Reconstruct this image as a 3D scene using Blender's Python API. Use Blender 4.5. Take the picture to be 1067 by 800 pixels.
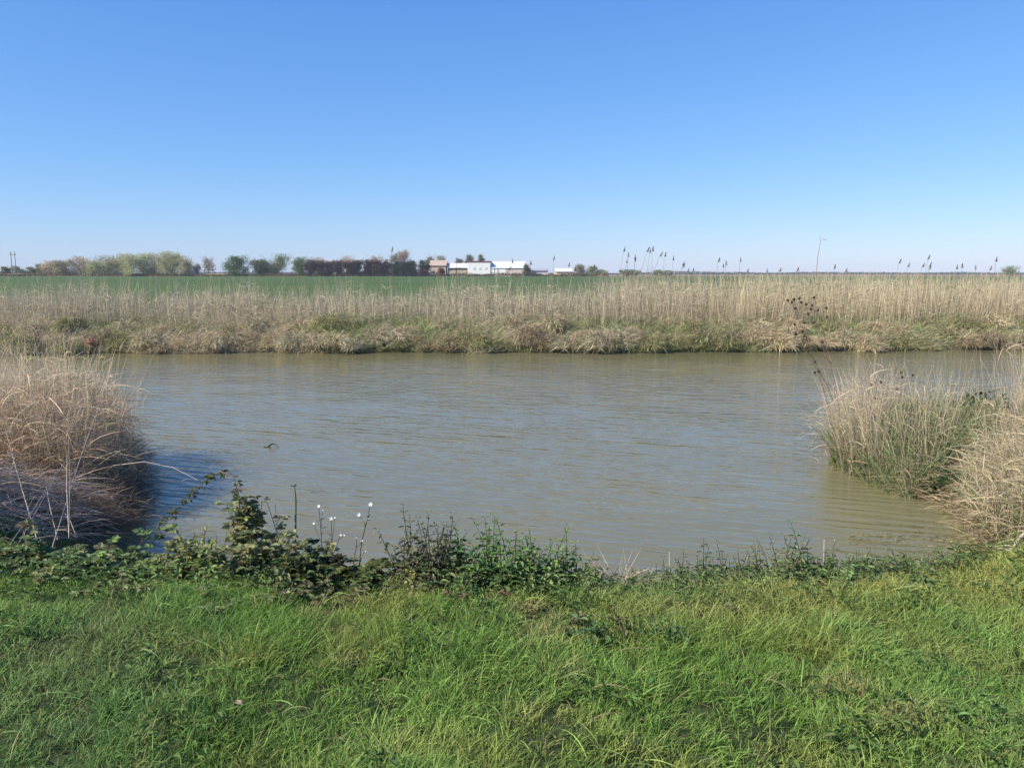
import bpy, math, random
import numpy as np
from mathutils import Vector

for o in list(bpy.data.objects):
    bpy.data.objects.remove(o)
random.seed(7)
R = np.random.default_rng(7)
scene = bpy.context.scene
COL = scene.collection
rad = math.radians

# ------------------------------------------------------------------ camera
F = 837.0                    # focal length in photograph pixels (1067 wide)
HOR = 284.5                  # photograph row of the horizon
CX, CY = 533.5, 400.0
EYE = 2.6                    # metres above the water
PITCH = math.atan((CY - HOR) / F)
cd = bpy.data.cameras.new('camera')
cam = bpy.data.objects.new('camera', cd)
COL.objects.link(cam)
cd.sensor_fit = 'HORIZONTAL'
cd.sensor_width = 36.0
cd.lens = 36.0 * F / 1067.0
cd.clip_start = 0.05
cd.clip_end = 12000
cam.location = (0, 0, EYE)
cam.rotation_euler = (math.pi / 2 - PITCH, 0, 0)
scene.camera = cam

# ------------------------------------------------------------------ light
SUN_AZ = rad(-118)           # from the view direction (+y) towards +x
SUN_EL = rad(40)
SKY_STRENGTH = 0.1
SUN_STRENGTH = 4.8
EXPOSURE = 0.7
w = bpy.data.worlds.new('World')
scene.world = w
w.use_nodes = True
nt = w.node_tree
nt.nodes.clear()
sky = nt.nodes.new('ShaderNodeTexSky')
sky.sky_type = 'NISHITA'
sky.sun_disc = False
sky.sun_elevation = SUN_EL
sky.sun_rotation = SUN_AZ
sky.altitude = 0
sky.air_density = 1.0
sky.dust_density = 0.2
sky.ozone_density = 4.0
bg = nt.nodes.new('ShaderNodeBackground')
bg.inputs['Strength'].default_value = SKY_STRENGTH
wo = nt.nodes.new('ShaderNodeOutputWorld')
# the camera's tone curve for the sky: each channel to a power
sp_ = nt.nodes.new('ShaderNodeSeparateColor'); cb_ = nt.nodes.new('ShaderNodeCombineColor')
nt.links.new(sky.outputs[0], sp_.inputs[0])
for ch, (gm, kf) in enumerate(((1.03, .99), (.80, 1.04), (.50, 1.26))):
    pw = nt.nodes.new('ShaderNodeMath'); pw.operation = 'POWER'; pw.inputs[1].default_value = gm
    ml = nt.nodes.new('ShaderNodeMath'); ml.operation = 'MULTIPLY'
    ml.inputs[1].default_value = kf * SKY_STRENGTH ** (gm - 1) / 2 ** EXPOSURE
    nt.links.new(sp_.outputs[ch], pw.inputs[0]); nt.links.new(pw.outputs[0], ml.inputs[0]); nt.links.new(ml.outputs[0], cb_.inputs[ch])
nt.links.new(cb_.outputs[0], bg.inputs[0])
nt.links.new(bg.outputs[0], wo.inputs[0])
sd = bpy.data.lights.new('sun', 'SUN')
sd.energy = SUN_STRENGTH
sd.angle = rad(0.53)
sd.color = (1.0, 0.92, 0.78)
sun = bpy.data.objects.new('sun', sd)
COL.objects.link(sun)
sdir = Vector((math.sin(SUN_AZ) * math.cos(SUN_EL), math.cos(SUN_AZ) * math.cos(SUN_EL), math.sin(SUN_EL)))
sun.rotation_euler = sdir.to_track_quat('Z', 'Y').to_euler()
sun.location = (-20, -5, 30)
scene.view_settings.view_transform = 'Standard'
scene.view_settings.look = 'None'
scene.view_settings.exposure = EXPOSURE
scene.view_settings.gamma = 1.0
scene.view_settings.use_curve_mapping = False
scene.cycles.max_bounces = 6
scene.cycles.diffuse_bounces = 3
scene.cycles.glossy_bounces = 3
scene.cycles.transmission_bounces = 4
scene.cycles.use_denoising = True

# ------------------------------------------------------------------ helpers
_c, _s = math.cos(PITCH), math.sin(PITCH)


def ray(u, v):
    a, b, c = u - CX, F, CY - v
    return np.array([a, b * _c + c * _s, -b * _s + c * _c])


def P(u, v, z=0.0):          # point of the plane z seen in photograph pixel u, v
    d = ray(u, v)
    t = (z - EYE) / d[2]
    return np.array([0, 0, EYE]) + d * t


def Q(u, v, y):              # point at distance y seen in photograph pixel u, v
    d = ray(u, v)
    return np.array([0, 0, EYE]) + d * (y / d[1])


def link(o, parent=None):
    COL.objects.link(o)
    if parent is not None:
        o.parent = parent
    return o


def tag(o, label=None, cat=None, group=None, kind=None):
    if label: o['label'] = label
    if cat: o['category'] = cat
    if group: o['group'] = group
    if kind: o['kind'] = kind
    return o


def empty(name, loc=(0, 0, 0), rz=0.0):
    o = bpy.data.objects.new(name, None)
    o.empty_display_size = 0.2
    o.location = [float(c) for c in loc]
    o.rotation_euler = (0, 0, rz)
    return link(o)


def copy_thing(root, loc, rz=0.0, scale=1.0):
    c = root.copy()
    COL.objects.link(c)
    c.location = [float(a) for a in loc]
    c.rotation_euler = (0, 0, rz)
    c.scale = (scale, scale, scale) if not isinstance(scale, tuple) else scale
    for ch in root.children:
        d = ch.copy()
        COL.objects.link(d)
        d.parent = c
    return c


def unit(a):
    a = np.asarray(a, float)
    return a / np.maximum(np.linalg.norm(a, axis=-1, keepdims=True), 1e-9)


class Acc:
    """Collects quads with vertex colours and links them as one mesh object."""
    def __init__(s):
        s.v, s.f, s.c, s.n = [], [], [], 0

    def add(s, v, f, c):
        v = np.asarray(v, np.float32).reshape(-1, 3)
        c = np.asarray(c, np.float32)
        if c.ndim == 1:
            c = np.tile(c, (len(v), 1))
        s.v.append(v)
        s.c.append(c.reshape(-1, 3))
        s.f.append(np.asarray(f, np.int64).reshape(-1, 4) + s.n)
        s.n += len(v)

    def build(s, name, mat, parent=None, smooth=False, origin=None):
        v = np.concatenate(s.v); f = np.concatenate(s.f); c = np.concatenate(s.c)
        if origin is not None:
            v = v - np.asarray(origin, np.float32)
        me = bpy.data.meshes.new(name)
        me.vertices.add(len(v)); me.vertices.foreach_set('co', v.ravel())
        me.loops.add(len(f) * 4); me.loops.foreach_set('vertex_index', f.ravel().astype(np.int32))
        me.polygons.add(len(f))
        me.polygons.foreach_set('loop_start', np.arange(0, len(f) * 4, 4, dtype=np.int32))
        try:
            me.polygons.foreach_set('loop_total', np.full(len(f), 4, dtype=np.int32))
        except Exception:
            pass
        me.polygons.foreach_set('use_smooth', np.full(len(f), bool(smooth)))
        me.update(calc_edges=True)
        at = me.color_attributes.new('Col', 'FLOAT_COLOR', 'POINT')
        cc = np.ones((len(v), 4), np.float32)
        cc[:, :3] = np.clip(c, 0, 1)
        at.data.foreach_set('color', cc.ravel())
        me.materials.append(mat)
        o = bpy.data.objects.new(name, me)
        if origin is not None and parent is None:
            o.location = [float(a) for a in origin]
        return link(o, parent)


def rnd(n, a=0.0, b=1.0):
    return R.uniform(a, b, n)


def ribbons(acc, root, d, L, W, bend, K, c0, c1, prof='blade', twist=0.0):
    """N curved strips: root (N,3), direction d (N,3), length L, width W, bend vector (N,3) added as t*t."""
    n = len(root)
    if n == 0: return
    t = np.linspace(0, 1, K + 1)
    L = np.broadcast_to(L, (n,)); W = np.broadcast_to(W, (n,))
    d = unit(d)
    p = root[:, None, :] + d[:, None, :] * (L[:, None] * t)[:, :, None] + bend[:, None, :] * (L[:, None] * t ** 2)[:, :, None]
    az = rnd(n, 0, 2 * np.pi)
    rv = np.stack([np.cos(az), np.sin(az), rnd(n, -.3, .3)], 1)
    side = unit(np.cross(d, rv))
    if prof == 'blade': wt = np.minimum(1, .6 + 1.6 * t) * np.sqrt(np.clip(1 - t ** 2, 0, 1)) + .04
    elif prof == 'stem': wt = 1 - .65 * t
    else: wt = np.sin(np.pi * np.clip(t, .04, .97)) ** .7
    if twist:
        up = unit(np.cross(side, d))
        ang = rnd(n, -twist, twist)[:, None] * t
        sd_ = side[:, None, :] * np.cos(ang)[:, :, None] + up[:, None, :] * np.sin(ang)[:, :, None]
    else:
        sd_ = np.repeat(side[:, None, :], K + 1, 1)
    off = sd_ * (W[:, None] * wt * .5)[:, :, None]
    v = np.stack([p - off, p + off], 2)          # n,K+1,2,3
    c0 = np.broadcast_to(c0, (n, 3)); c1 = np.broadcast_to(c1, (n, 3))
    c = c0[:, None, :] * (1 - t)[None, :, None] + c1[:, None, :] * t[None, :, None]
    c = np.repeat(c[:, :, None, :], 2, 2)
    base = (np.arange(n) * (K + 1) * 2)[:, None] + (np.arange(K) * 2)[None, :]
    f = np.stack([base, base + 1, base + 3, base + 2], -1)
    acc.add(v.reshape(-1, 3), f.reshape(-1, 4), c.reshape(-1, 3))
    return p


def leaves(acc, pos, d, nrm, L, W, col, fold=.25, droop=.15):
    n = len(pos)
    if n == 0: return
    L = np.broadcast_to(L, (n,))[:, None]; W = np.broadcast_to(W, (n,))[:, None]
    d = unit(d); nrm = unit(nrm - d * np.sum(nrm * d, 1, keepdims=True)); s = np.cross(d, nrm)
    b = pos; t = pos + d * L - nrm * L * droop
    m1 = pos + d * L * .3; m2 = pos + d * L * .68 - nrm * L * droop * .4
    up = nrm * W * fold
    v = np.stack([b, m1 + s * W * .5 + up, m2 + s * W * .36 + up, t, m2 - s * W * .36 + up, m1 - s * W * .5 + up], 1)
    col = np.broadcast_to(col, (n, 3))
    c = np.repeat(col[:, None, :], 6, 1)
    i = (np.arange(n) * 6)[:, None]
    f = np.stack([i + [0, 1, 2, 3], i + [0, 3, 4, 5]], 1)
    acc.add(v.reshape(-1, 3), f.reshape(-1, 4), c.reshape(-1, 3))


def tubes(acc, pts, r, col, sides=4):
    """pts (N,K,3), r (K,) or (N,K): closed-sided thin tubes."""
    pts = np.asarray(pts, float)
    if pts.ndim == 2: pts = pts[None]
    n, K, _ = pts.shape
    r = np.broadcast_to(r, (n, K))
    tg = unit(np.gradient(pts, axis=1))
    ref = np.where(np.abs(tg[..., 2:3]) > .9, np.array([1., 0, 0]), np.array([0, 0, 1.]))
    a = unit(np.cross(tg, ref)); b = np.cross(tg, a)
    th = np.arange(sides) * 2 * np.pi / sides
    v = pts[:, :, None, :] + r[:, :, None, None] * (a[:, :, None, :] * np.cos(th)[None, None, :, None] + b[:, :, None, :] * np.sin(th)[None, None, :, None])
    i = (np.arange(n) * K * sides)[:, None, None] + (np.arange(K - 1) * sides)[None, :, None]
    j = np.arange(sides)[None, None, :]; j2 = (j + 1) % sides
    f = np.stack([i + j, i + j2, i + sides + j2, i + sides + j], -1)
    col = np.asarray(col, float)
    if col.ndim == 2:
        col = np.repeat(col[:, None, :], K * sides, 1).reshape(-1, 3)
    acc.add(v.reshape(-1, 3), f.reshape(-1, 4), col)
    # tip caps
    if sides == 4:
        k = (np.arange(n) * K * sides)[:, None]
        cap = np.concatenate([k + (K - 1) * sides + np.arange(4)[None, :], k + np.arange(4)[None, ::-1]])
        acc.f.append(cap + (acc.n - len(v.reshape(-1, 3))))


def box(acc, lo, hi, col, rz=0.0, about=(0, 0)):
    x0, y0, z0 = lo; x1, y1, z1 = hi
    v = np.array([[x0, y0, z0], [x1, y0, z0], [x1, y1, z0], [x0, y1, z0], [x0, y0, z1], [x1, y0, z1], [x1, y1, z1], [x0, y1, z1]], float)
    if rz:
        c, s = math.cos(rz), math.sin(rz)
        x, y = v[:, 0] - about[0], v[:, 1] - about[1]
        v[:, 0], v[:, 1] = about[0] + c * x - s * y, about[1] + s * x + c * y
    f = [[0, 3, 2, 1], [4, 5, 6, 7], [0, 1, 5, 4], [1, 2, 6, 5], [2, 3, 7, 6], [3, 0, 4, 7]]
    acc.add(v, f, np.asarray(col, float))


def blob(acc, c, r, col, rings=5, seg=8, jit=.12):
    """a small lumpy closed ball as quads"""
    c = np.asarray(c, float); r = np.broadcast_to(r, (3,))
    vs = []
    for i in range(rings + 1):
        ph = np.pi * i / rings
        for j in range(seg):
            th = 2 * np.pi * j / seg
            k = 1 + (R.uniform(-jit, jit) if 0 < i < rings else 0)
            vs.append(c + r * k * np.array([math.sin(ph) * math.cos(th), math.sin(ph) * math.sin(th), math.cos(ph)]))
    f = [[i * seg + j, (i + 1) * seg + j, (i + 1) * seg + (j + 1) % seg, i * seg + (j + 1) % seg] for i in range(rings) for j in range(seg)]
    acc.add(vs, f, np.asarray(col, float))


_ns = np.random.default_rng(3)
_K = [(_ns.normal(0, 1, (10, 2)), _ns.uniform(0, 6.28, 10)) for _ in range(6)]


def noise(x, y, scale, k=0):
    """smooth value in about -1..1"""
    d, p = _K[k % 6]
    x = np.asarray(x, float) / scale; y = np.asarray(y, float) / scale
    s = 0
    for i in range(10):
        s = s + np.sin(d[i, 0] * x * 1.7 + d[i, 1] * y * 1.7 + p[i] + 0.8 * np.sin(d[(i + 3) % 10, 1] * x + d[(i + 5) % 10, 0] * y))
    return s / 3.6


def mixc(a, b, t):
    t = np.clip(np.asarray(t, float), 0, 1)[..., None]
    return np.asarray(a) * (1 - t) + np.asarray(b) * t


def jitc(c, n, amt=.15, hue=.06):
    c = np.broadcast_to(np.asarray(c, float), (n, 3))
    return c * (1 + R.normal(0, amt, (n, 1))).clip(.4, 1.8) * (1 + R.normal(0, hue, (n, 3)))


# ------------------------------------------------------------------ materials
def plant_mat(name, transl=.3, rough=.5, spec=.3):
    m = bpy.data.materials.new(name); m.use_nodes = True
    t = m.node_tree; t.nodes.clear(); N = t.nodes.new; Lk = t.links.new
    a = N('ShaderNodeAttribute'); a.attribute_name = 'Col'
    tc = N('ShaderNodeTexCoord')
    ns = N('ShaderNodeTexNoise'); ns.inputs['Scale'].default_value = 90; ns.inputs['Detail'].default_value = 2
    Lk(tc.outputs['Object'], ns.inputs['Vector'])
    mp = N('ShaderNodeMapRange'); mp.inputs[1].default_value = .3; mp.inputs[2].default_value = .7
    mp.inputs[3].default_value = .78; mp.inputs[4].default_value = 1.22
    Lk(ns.outputs['Fac'], mp.inputs[0])
    mul = N('ShaderNodeVectorMath'); mul.operation = 'SCALE'
    Lk(a.outputs['Color'], mul.inputs[0]); Lk(mp.outputs[0], mul.inputs['Scale'])
    p = N('ShaderNodeBsdfPrincipled')
    p.inputs['Roughness'].default_value = rough
    p.inputs['Specular IOR Level'].default_value = spec
    Lk(mul.outputs[0], p.inputs['Base Color'])
    tr = N('ShaderNodeBsdfTranslucent')
    Lk(mul.outputs[0], tr.inputs['Color'])
    mx = N('ShaderNodeMixShader'); mx.inputs[0].default_value = transl
    Lk(p.outputs[0], mx.inputs[1]); Lk(tr.outputs[0], mx.inputs[2])
    o = N('ShaderNodeOutputMaterial'); Lk(mx.outputs[0], o.inputs[0])
    return m


def solid_mat(name, rough=.8, spec=.2, metal=0.0, nscale=3.0, namt=.25, bump=0.0):
    """colour from the vertex colours broken up by noise"""
    m = bpy.data.materials.new(name); m.use_nodes = True
    t = m.node_tree; N = t.nodes.new; Lk = t.links.new
    p = t.nodes['Principled BSDF']
    a = N('ShaderNodeAttribute'); a.attribute_name = 'Col'
    tc = N('ShaderNodeTexCoord')
    ns = N('ShaderNodeTexNoise'); ns.inputs['Scale'].default_value = nscale; ns.inputs['Detail'].default_value = 6
    Lk(tc.outputs['Object'], ns.inputs['Vector'])
    mp = N('ShaderNodeMapRange'); mp.inputs[1].default_value = .3; mp.inputs[2].default_value = .7
    mp.inputs[3].default_value = 1 - namt; mp.inputs[4].default_value = 1 + namt
    Lk(ns.outputs['Fac'], mp.inputs[0])
    mul = N('ShaderNodeVectorMath'); mul.operation = 'SCALE'
    Lk(a.outputs['Color'], mul.inputs[0]); Lk(mp.outputs[0], mul.inputs['Scale'])
    Lk(mul.outputs[0], p.inputs['Base Color'])
    p.inputs['Roughness'].default_value = rough
    p.inputs['Specular IOR Level'].default_value = spec
    p.inputs['Metallic'].default_value = metal
    if bump:
        b = N('ShaderNodeBump'); b.inputs['Strength'].default_value = bump; b.inputs['Distance'].default_value = .018
        Lk(ns.outputs['Fac'], b.inputs['Height']); Lk(b.outputs[0], p.inputs['Normal'])
    return m


GRASS = plant_mat('grass_blades', .4, .6, .22)
LEAF = plant_mat('green_leaf', .38, .6, .2)
DRY = plant_mat('dry_reed', .22, .7, .15)
TREE = plant_mat('tree_foliage', .4, .7, .1)
BARK = solid_mat('bark', nscale=20, bump=.4)
SOIL = solid_mat('soil', nscale=6, bump=.8, namt=.35)
WALLM = solid_mat('painted_wall', nscale=.6, namt=.06)
PETAL = plant_mat('petal', .25, .6, .1)
HEAD = solid_mat('seed_head', nscale=60, namt=.4)

# ------------------------------------------------------------------ shoreline and terrain
WL = [(-1.0, 5.35), (-2.2, 5.5), (-3.1, 6.0), (-3.55, 6.9)]
for u, v in [(128, 556), (146, 525), (150, 500), (138, 470)]:
    p = P(u, v); WL.append((p[0], p[1]))
WL += [(-5.4, 11.6), (-8, 12.2), (-13, 12.6), (-30, 12.8), (-120, 14)]
_far = [(-120, 22.0), (-60, 23.8), (-40, 24.5)]
for x in np.arange(-30, 31, 1.0):
    yb = 26.45 + .0 * x + (1.3 * max(0, x - 4) / 14) + (-.9 * max(0, -x - 8) / 10)
    _far.append((x, yb + .22 * math.sin(x * 1.3) + .16 * math.sin(x * 2.9 + 1) + R.uniform(-.12, .12)))
_far += [(60, 33), (120, 40)]
WL += _far
WL += [(120, 16), (30, 14.5), (12, 13.6), (7.5, 12.9), (5.4, 12.1)]
for u, v in [(874, 462), (864, 476), (872, 486), (900, 497), (925, 504), (950, 518), (985, 528), (1000, 545), (1020, 566)]:
    p = P(u, v); WL.append((p[0], p[1]))
WL += [(3.7, 6.2), (3.0, 5.7), (2.0, 5.5), (.5, 5.3)]
WL = np.array(WL)


def sdist(x, y):
    """distance to the waterline, positive on land"""
    x = np.atleast_1d(np.asarray(x, float)); y = np.atleast_1d(np.asarray(y, float))
    shp = x.shape; x = x.ravel(); y = y.ravel()
    A = WL; B = np.roll(WL, -1, 0)
    best = np.full(len(x), 1e9); inside = np.zeros(len(x), bool)
    for (ax, ay), (bx, by) in zip(A, B):
        dx, dy = bx - ax, by - ay
        t = np.clip(((x - ax) * dx + (y - ay) * dy) / (dx * dx + dy * dy + 1e-12), 0, 1)
        best = np.minimum(best, np.hypot(x - ax - t * dx, y - ay - t * dy))
        if ay != by:
            cr = ((ay > y) != (by > y)) & (x < (bx - ax) * (y - ay) / (by - ay) + ax)
            inside ^= cr
    return np.where(inside, -best, best).reshape(shp)


def sm(a, b, x):
    t = np.clip((x - a) / (b - a), 0, 1)
    return t * t * (3 - 2 * t)


def height(x, y):
    x = np.asarray(x, float); y = np.asarray(y, float)
    d = sdist(x, y).reshape(x.shape) if x.shape else sdist(x, y)[0]
    far = y > 19
    blend = sm(5.2, 8.0, y)
    top = np.where(far, .95, 1.0 * (1 - blend) + .42 * blend)
    wd = np.where(far, 3.6, 1.7 * (1 - blend) + 1.1 * blend)
    s = np.clip(d / wd, 0, 1)
    z = top * (1 - (1 - s) ** 2)
    z = np.where(far & (d > 0), .10 * sm(0, .16, d) + .85 * (1 - (1 - s) ** 2), z)
    z = z + np.where(d > 0, .035 * noise(x, y, .9, 0) + .02 * noise(x, y, .3, 1), 0) * sm(0, .5, d) * (1 - sm(40, 80, y))
    z = np.where(d < 0, np.maximum(-.9, d * .8), z)
    return z


def axis(lo, hi, step, grow, far_lo, far_hi):
    a = list(np.arange(lo, hi + 1e-6, step)); s = step; v = hi
    while v < far_hi:
        s *= grow; v += s; a.append(v)
    s = step; v = lo
    while v > far_lo:
        s *= grow; v -= s; a.insert(0, v)
    return np.array(a)


def sheet(acc, xs, ys, zf, colf):
    X, Y = np.meshgrid(xs, ys); Z = zf(X, Y)
    v = np.stack([X, Y, Z], -1).reshape(-1, 3)
    nx = len(xs); i = np.arange((len(ys) - 1) * nx).reshape(len(ys) - 1, nx)[:, :-1]
    f = np.stack([i, i + 1, i + nx + 1, i + nx], -1)
    acc.add(v, f.reshape(-1, 4), colf(X, Y, Z).reshape(-1, 3))


def ground_col(X, Y, Z):
    soil = np.array([.10, .075, .048]); gr = np.array([.035, .05, .018]); dry = np.array([.2, .165, .1])
    soil = np.where((Y > 20)[..., None] & (Z < .5)[..., None], np.array([.10, .08, .055]), soil)
    c = mixc(soil, gr, sm(.45, .85, Z) * (Y < 8))
    c = mixc(c.reshape(-1, 3), dry, (sm(.1, .5, Z) * (Y > 8) * .5).reshape(-1)).reshape(X.shape + (3,))
    return c


xs = axis(-11, 11, .17, 1.13, -4000, 4000)
ys1 = axis(.5, 13.5, .17, 1.0001, .4, 13.6)
ys = np.concatenate([axis(.5, 13.5, .17, 1.25, -300, 13.6)[:-1], np.arange(13.6, 24, .9), np.arange(24, 30, .08), np.arange(30, 34, .25), [34.4, 35.2, 36.5, 39, 43, 50, 62, 85, 120, 180, 260, 400, 700, 1300, 2600, 5000, 9000]])
ys = np.unique(np.round(ys, 4))
g = Acc()
sheet(g, xs, ys, height, ground_col)
tag(g.build('ground', SOIL, smooth=True), kind='structure')

# crop field beyond the far bank
FIELD_Z = .96
m = bpy.data.materials.new('young_crop'); m.use_nodes = True
t = m.node_tree; N = t.nodes.new; Lk = t.links.new
p_ = t.nodes['Principled BSDF']; p_.inputs['Roughness'].default_value = .8; p_.inputs['Specular IOR Level'].default_value = .1
tc = N('ShaderNodeTexCoord'); mpg = N('ShaderNodeMapping'); mpg.inputs['Scale'].default_value = (.02, .12, 1)
Lk(tc.outputs['Object'], mpg.inputs[0])
n1 = N('ShaderNodeTexNoise'); n1.inputs['Scale'].default_value = 1.0; n1.inputs['Detail'].default_value = 8
Lk(mpg.outputs[0], n1.inputs['Vector'])
cr = N('ShaderNodeValToRGB')
cr.color_ramp.elements[0].position = .32; cr.color_ramp.elements[0].color = (.05, .085, .022, 1)
cr.color_ramp.elements[1].position = .7; cr.color_ramp.elements[1].color = (.08, .120, .032, 1)
Lk(n1.outputs['Fac'], cr.inputs[0]); Lk(cr.outputs[0], p_.inputs['Base Color'])
g = Acc()
sheet(g, axis(-60, 60, 6, 1.3, -900, 900), np.array([36, 40, 46, 55, 70, 100, 150, 220, 300, 384.]), lambda X, Y: np.full(X.shape, 1.02), lambda X, Y, Z: np.zeros(X.shape + (3,)) + .5)
tag(g.build('field', m), kind='structure')
# pale ploughed strip beyond it and low rise
g = Acc()
def rise(X, Y):
    return 1.0 + 1.5 * np.sin(np.clip((Y - 386) / 40, 0, 1) * np.pi) ** .6 * (sm(-330, -300, X) * (1 - sm(-60, -30, X)) * .85 + .15)
sheet(g, np.arange(-420, 421, 10.), np.linspace(386, 426, 9), rise, lambda X, Y, Z: mixc([.25, .165, .105], [.19, .16, .085], .5 + .7 * noise(X, Y, 40, 2)))
tag(g.build('embankment', SOIL, smooth=True), kind='structure')

# ------------------------------------------------------------------ water
m = bpy.data.materials.new('muddy_water'); m.use_nodes = True
t = m.node_tree; N = t.nodes.new; Lk = t.links.new
p_ = t.nodes['Principled BSDF']
tc = N('ShaderNodeTexCoord')
def water_noise(sx, sy, rot, scale, detail, dist=0.0):
    mr = N('ShaderNodeMapping'); mr.inputs['Rotation'].default_value = (0, 0, rot)
    Lk(tc.outputs['Object'], mr.inputs[0])
    mp = N('ShaderNodeMapping'); mp.inputs['Scale'].default_value = (sx, sy, 1)
    Lk(mr.outputs[0], mp.inputs[0])
    n = N('ShaderNodeTexNoise'); n.inputs['Scale'].default_value = scale; n.inputs['Detail'].default_value = detail
    n.inputs['Distortion'].default_value = dist
    Lk(mp.outputs[0], n.inputs['Vector'])
    return n.outputs['Fac']
def math_(op, a, b):
    n = N('ShaderNodeMath'); n.operation = op
    for i, q in enumerate((a, b)):
        if isinstance(q, (int, float)): n.inputs[i].default_value = q
        else: Lk(q, n.inputs[i])
    return n.outputs[0]
r1 = water_noise(.7, 4.4, rad(21), 1.0, 3, .5)
r2 = water_noise(2.2, 10.0, rad(16), 1.0, 2, .3)
r3 = water_noise(.8, 2.6, rad(-14), 1.0, 2, .3)
patch = water_noise(.25, .3, 0, 1.0, 2)
pm = N('ShaderNodeMapRange'); Lk(patch, pm.inputs[0]); pm.inputs[1].default_value = .35; pm.inputs[2].default_value = .6
pm.inputs[3].default_value = .5; pm.inputs[4].default_value = 1.1
hsum = math_('ADD', math_('ADD', math_('MULTIPLY', r1, .8), math_('MULTIPLY', r2, .5)), math_('MULTIPLY', r3, .5))
mrw = N('ShaderNodeMapping'); mrw.inputs['Rotation'].default_value = (0, 0, rad(19)); Lk(tc.outputs['Object'], mrw.inputs[0])
mpw = N('ShaderNodeMapping'); mpw.inputs['Scale'].default_value = (.35, 1, 1); Lk(mrw.outputs[0], mpw.inputs[0])
wv = N('ShaderNodeTexWave'); wv.wave_type = 'BANDS'; wv.bands_direction = 'Y'; wv.wave_profile = 'SIN'
wv.inputs['Scale'].default_value = 1.5; wv.inputs['Distortion'].default_value = 5.0; wv.inputs['Detail'].default_value = 2; wv.inputs['Detail Scale'].default_value = .8
Lk(mpw.outputs[0], wv.inputs[0])
hsum = math_('ADD', hsum, math_('MULTIPLY', wv.outputs['Fac'], .13))
hsum = math_('MULTIPLY', hsum, pm.outputs[0])
b = N('ShaderNodeBump'); b.inputs['Strength'].default_value = 1.0; b.inputs['Distance'].default_value = .03
Lk(hsum, b.inputs['Height']); Lk(b.outputs[0], p_.inputs['Normal'])
mud = N('ShaderNodeValToRGB')
mud.color_ramp.elements[0].position = .3; mud.color_ramp.elements[0].color = (.145, .135, .066, 1)
mud.color_ramp.elements[1].position = .75; mud.color_ramp.elements[1].color = (.172, .158, .088, 1)
Lk(water_noise(.3, .5, 0, .6, 3), mud.inputs[0]); Lk(mud.outputs[0], p_.inputs['Base Color'])
p_.inputs['Roughness'].default_value = .04
p_.inputs['IOR'].default_value = 1.38
p_.inputs['Specular IOR Level'].default_value = .5
g = Acc()
sheet(g, np.array([-130, -40, -15, 0, 15, 40, 130.]), np.array([4.2, 8, 16, 28, 42.]), lambda X, Y: np.zeros(X.shape), lambda X, Y, Z: np.zeros(X.shape + (3,)) + .5)
tag(g.build('water', m), kind='structure')

# ------------------------------------------------------------------ foreground grass
def grass_color(x, y, n):
    """blotches of yellow-green, blue-green and dry, fixed to the lawn"""
    a = noise(x, y, .55, 2); b = noise(x, y, .22, 3); c = noise(x, y, 1.4, 4)
    col = mixc([.062, .112, .026], [.095, .15, .042], .5 + .5 * a)
    col = mixc(col, [.145, .145, .05], np.clip(.45 * b + .5 * sm(2.9, 3.7, y) * sm(-.2, 1.4, x) + .0, 0, .8))
    col = mixc(col, [.15, .13, .07], np.clip(1.6 * (noise(x, y, .28, 0) - .75), 0, .6))
    col = mixc(col, [.052, .105, .048], np.clip(.5 * c, 0, .6))
    return col * np.array([2.65, 2.65, 2.6]) * (1 + R.normal(0, .2, (n, 1))).clip(.45, 1.7)


def near_points(n, y0, y1, mx=1.2, dmin=-.05):
    y = np.sqrt(rnd(n, y0 ** 2, y1 ** 2)); hw = .66 * y + mx
    x = rnd(n, -1, 1) * hw
    return x, y


g = Acc()
nt_ = 84000
x, y = near_points(nt_, .8, 7.2, 2.4)
keep = rnd(nt_) < (1.25 - .12 * y).clip(.35, 1)
x, y = x[keep], y[keep]
d = sdist(x, y); k = (d > .12) & (rnd(len(x)) < sm(.1, .9, d) + .25); x, y, d = x[k], y[k], d[k]
z = height(x, y)
nt_ = len(x)
B = 12
hgt = (.080 + .03 * noise(x, y, .45, 5) + .022 * noise(x, y, .15, 1)).clip(.05, .2)
hgt = hgt * (1 - .3 * sm(3.6, 4.4, y))
lean = rnd(nt_, 0, 2 * np.pi)
tx = np.repeat(x, B); ty = np.repeat(y, B); tz = np.repeat(z, B)
n = len(tx)
az = rnd(n, 0, 2 * np.pi); rr = np.abs(R.normal(0, .022, n))
root = np.stack([tx + rr * np.cos(az), ty + rr * np.sin(az), tz - .01], 1)
sp = np.abs(R.normal(0, .32, n)).clip(0, 1.1)
wind = np.array([.25, -.05])
dirv = np.stack([np.cos(az) * sp + .28 * np.repeat(np.cos(lean), B) + wind[0] * .4, np.sin(az) * sp + .28 * np.repeat(np.sin(lean), B), np.ones(n)], 1)
L = np.repeat(hgt, B) * rnd(n, .55, 1.45)
bend = unit(dirv) * [1, 1, 0] * rnd(n, .2, 1.0)[:, None] + np.stack([R.normal(0, .1, n), R.normal(0, .1, n), -rnd(n, .08, .55)], 1)
c = grass_color(tx, ty, n)
dryb = rnd(n) < .035
c[dryb] = jitc([.30, .25, .13], dryb.sum())
ribbons(g, root, dirv, L, rnd(n, .002, .0040), bend, 3, c * [.8, .82, .7], c * [1.12, 1.06, .95], 'blade', .9)
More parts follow.
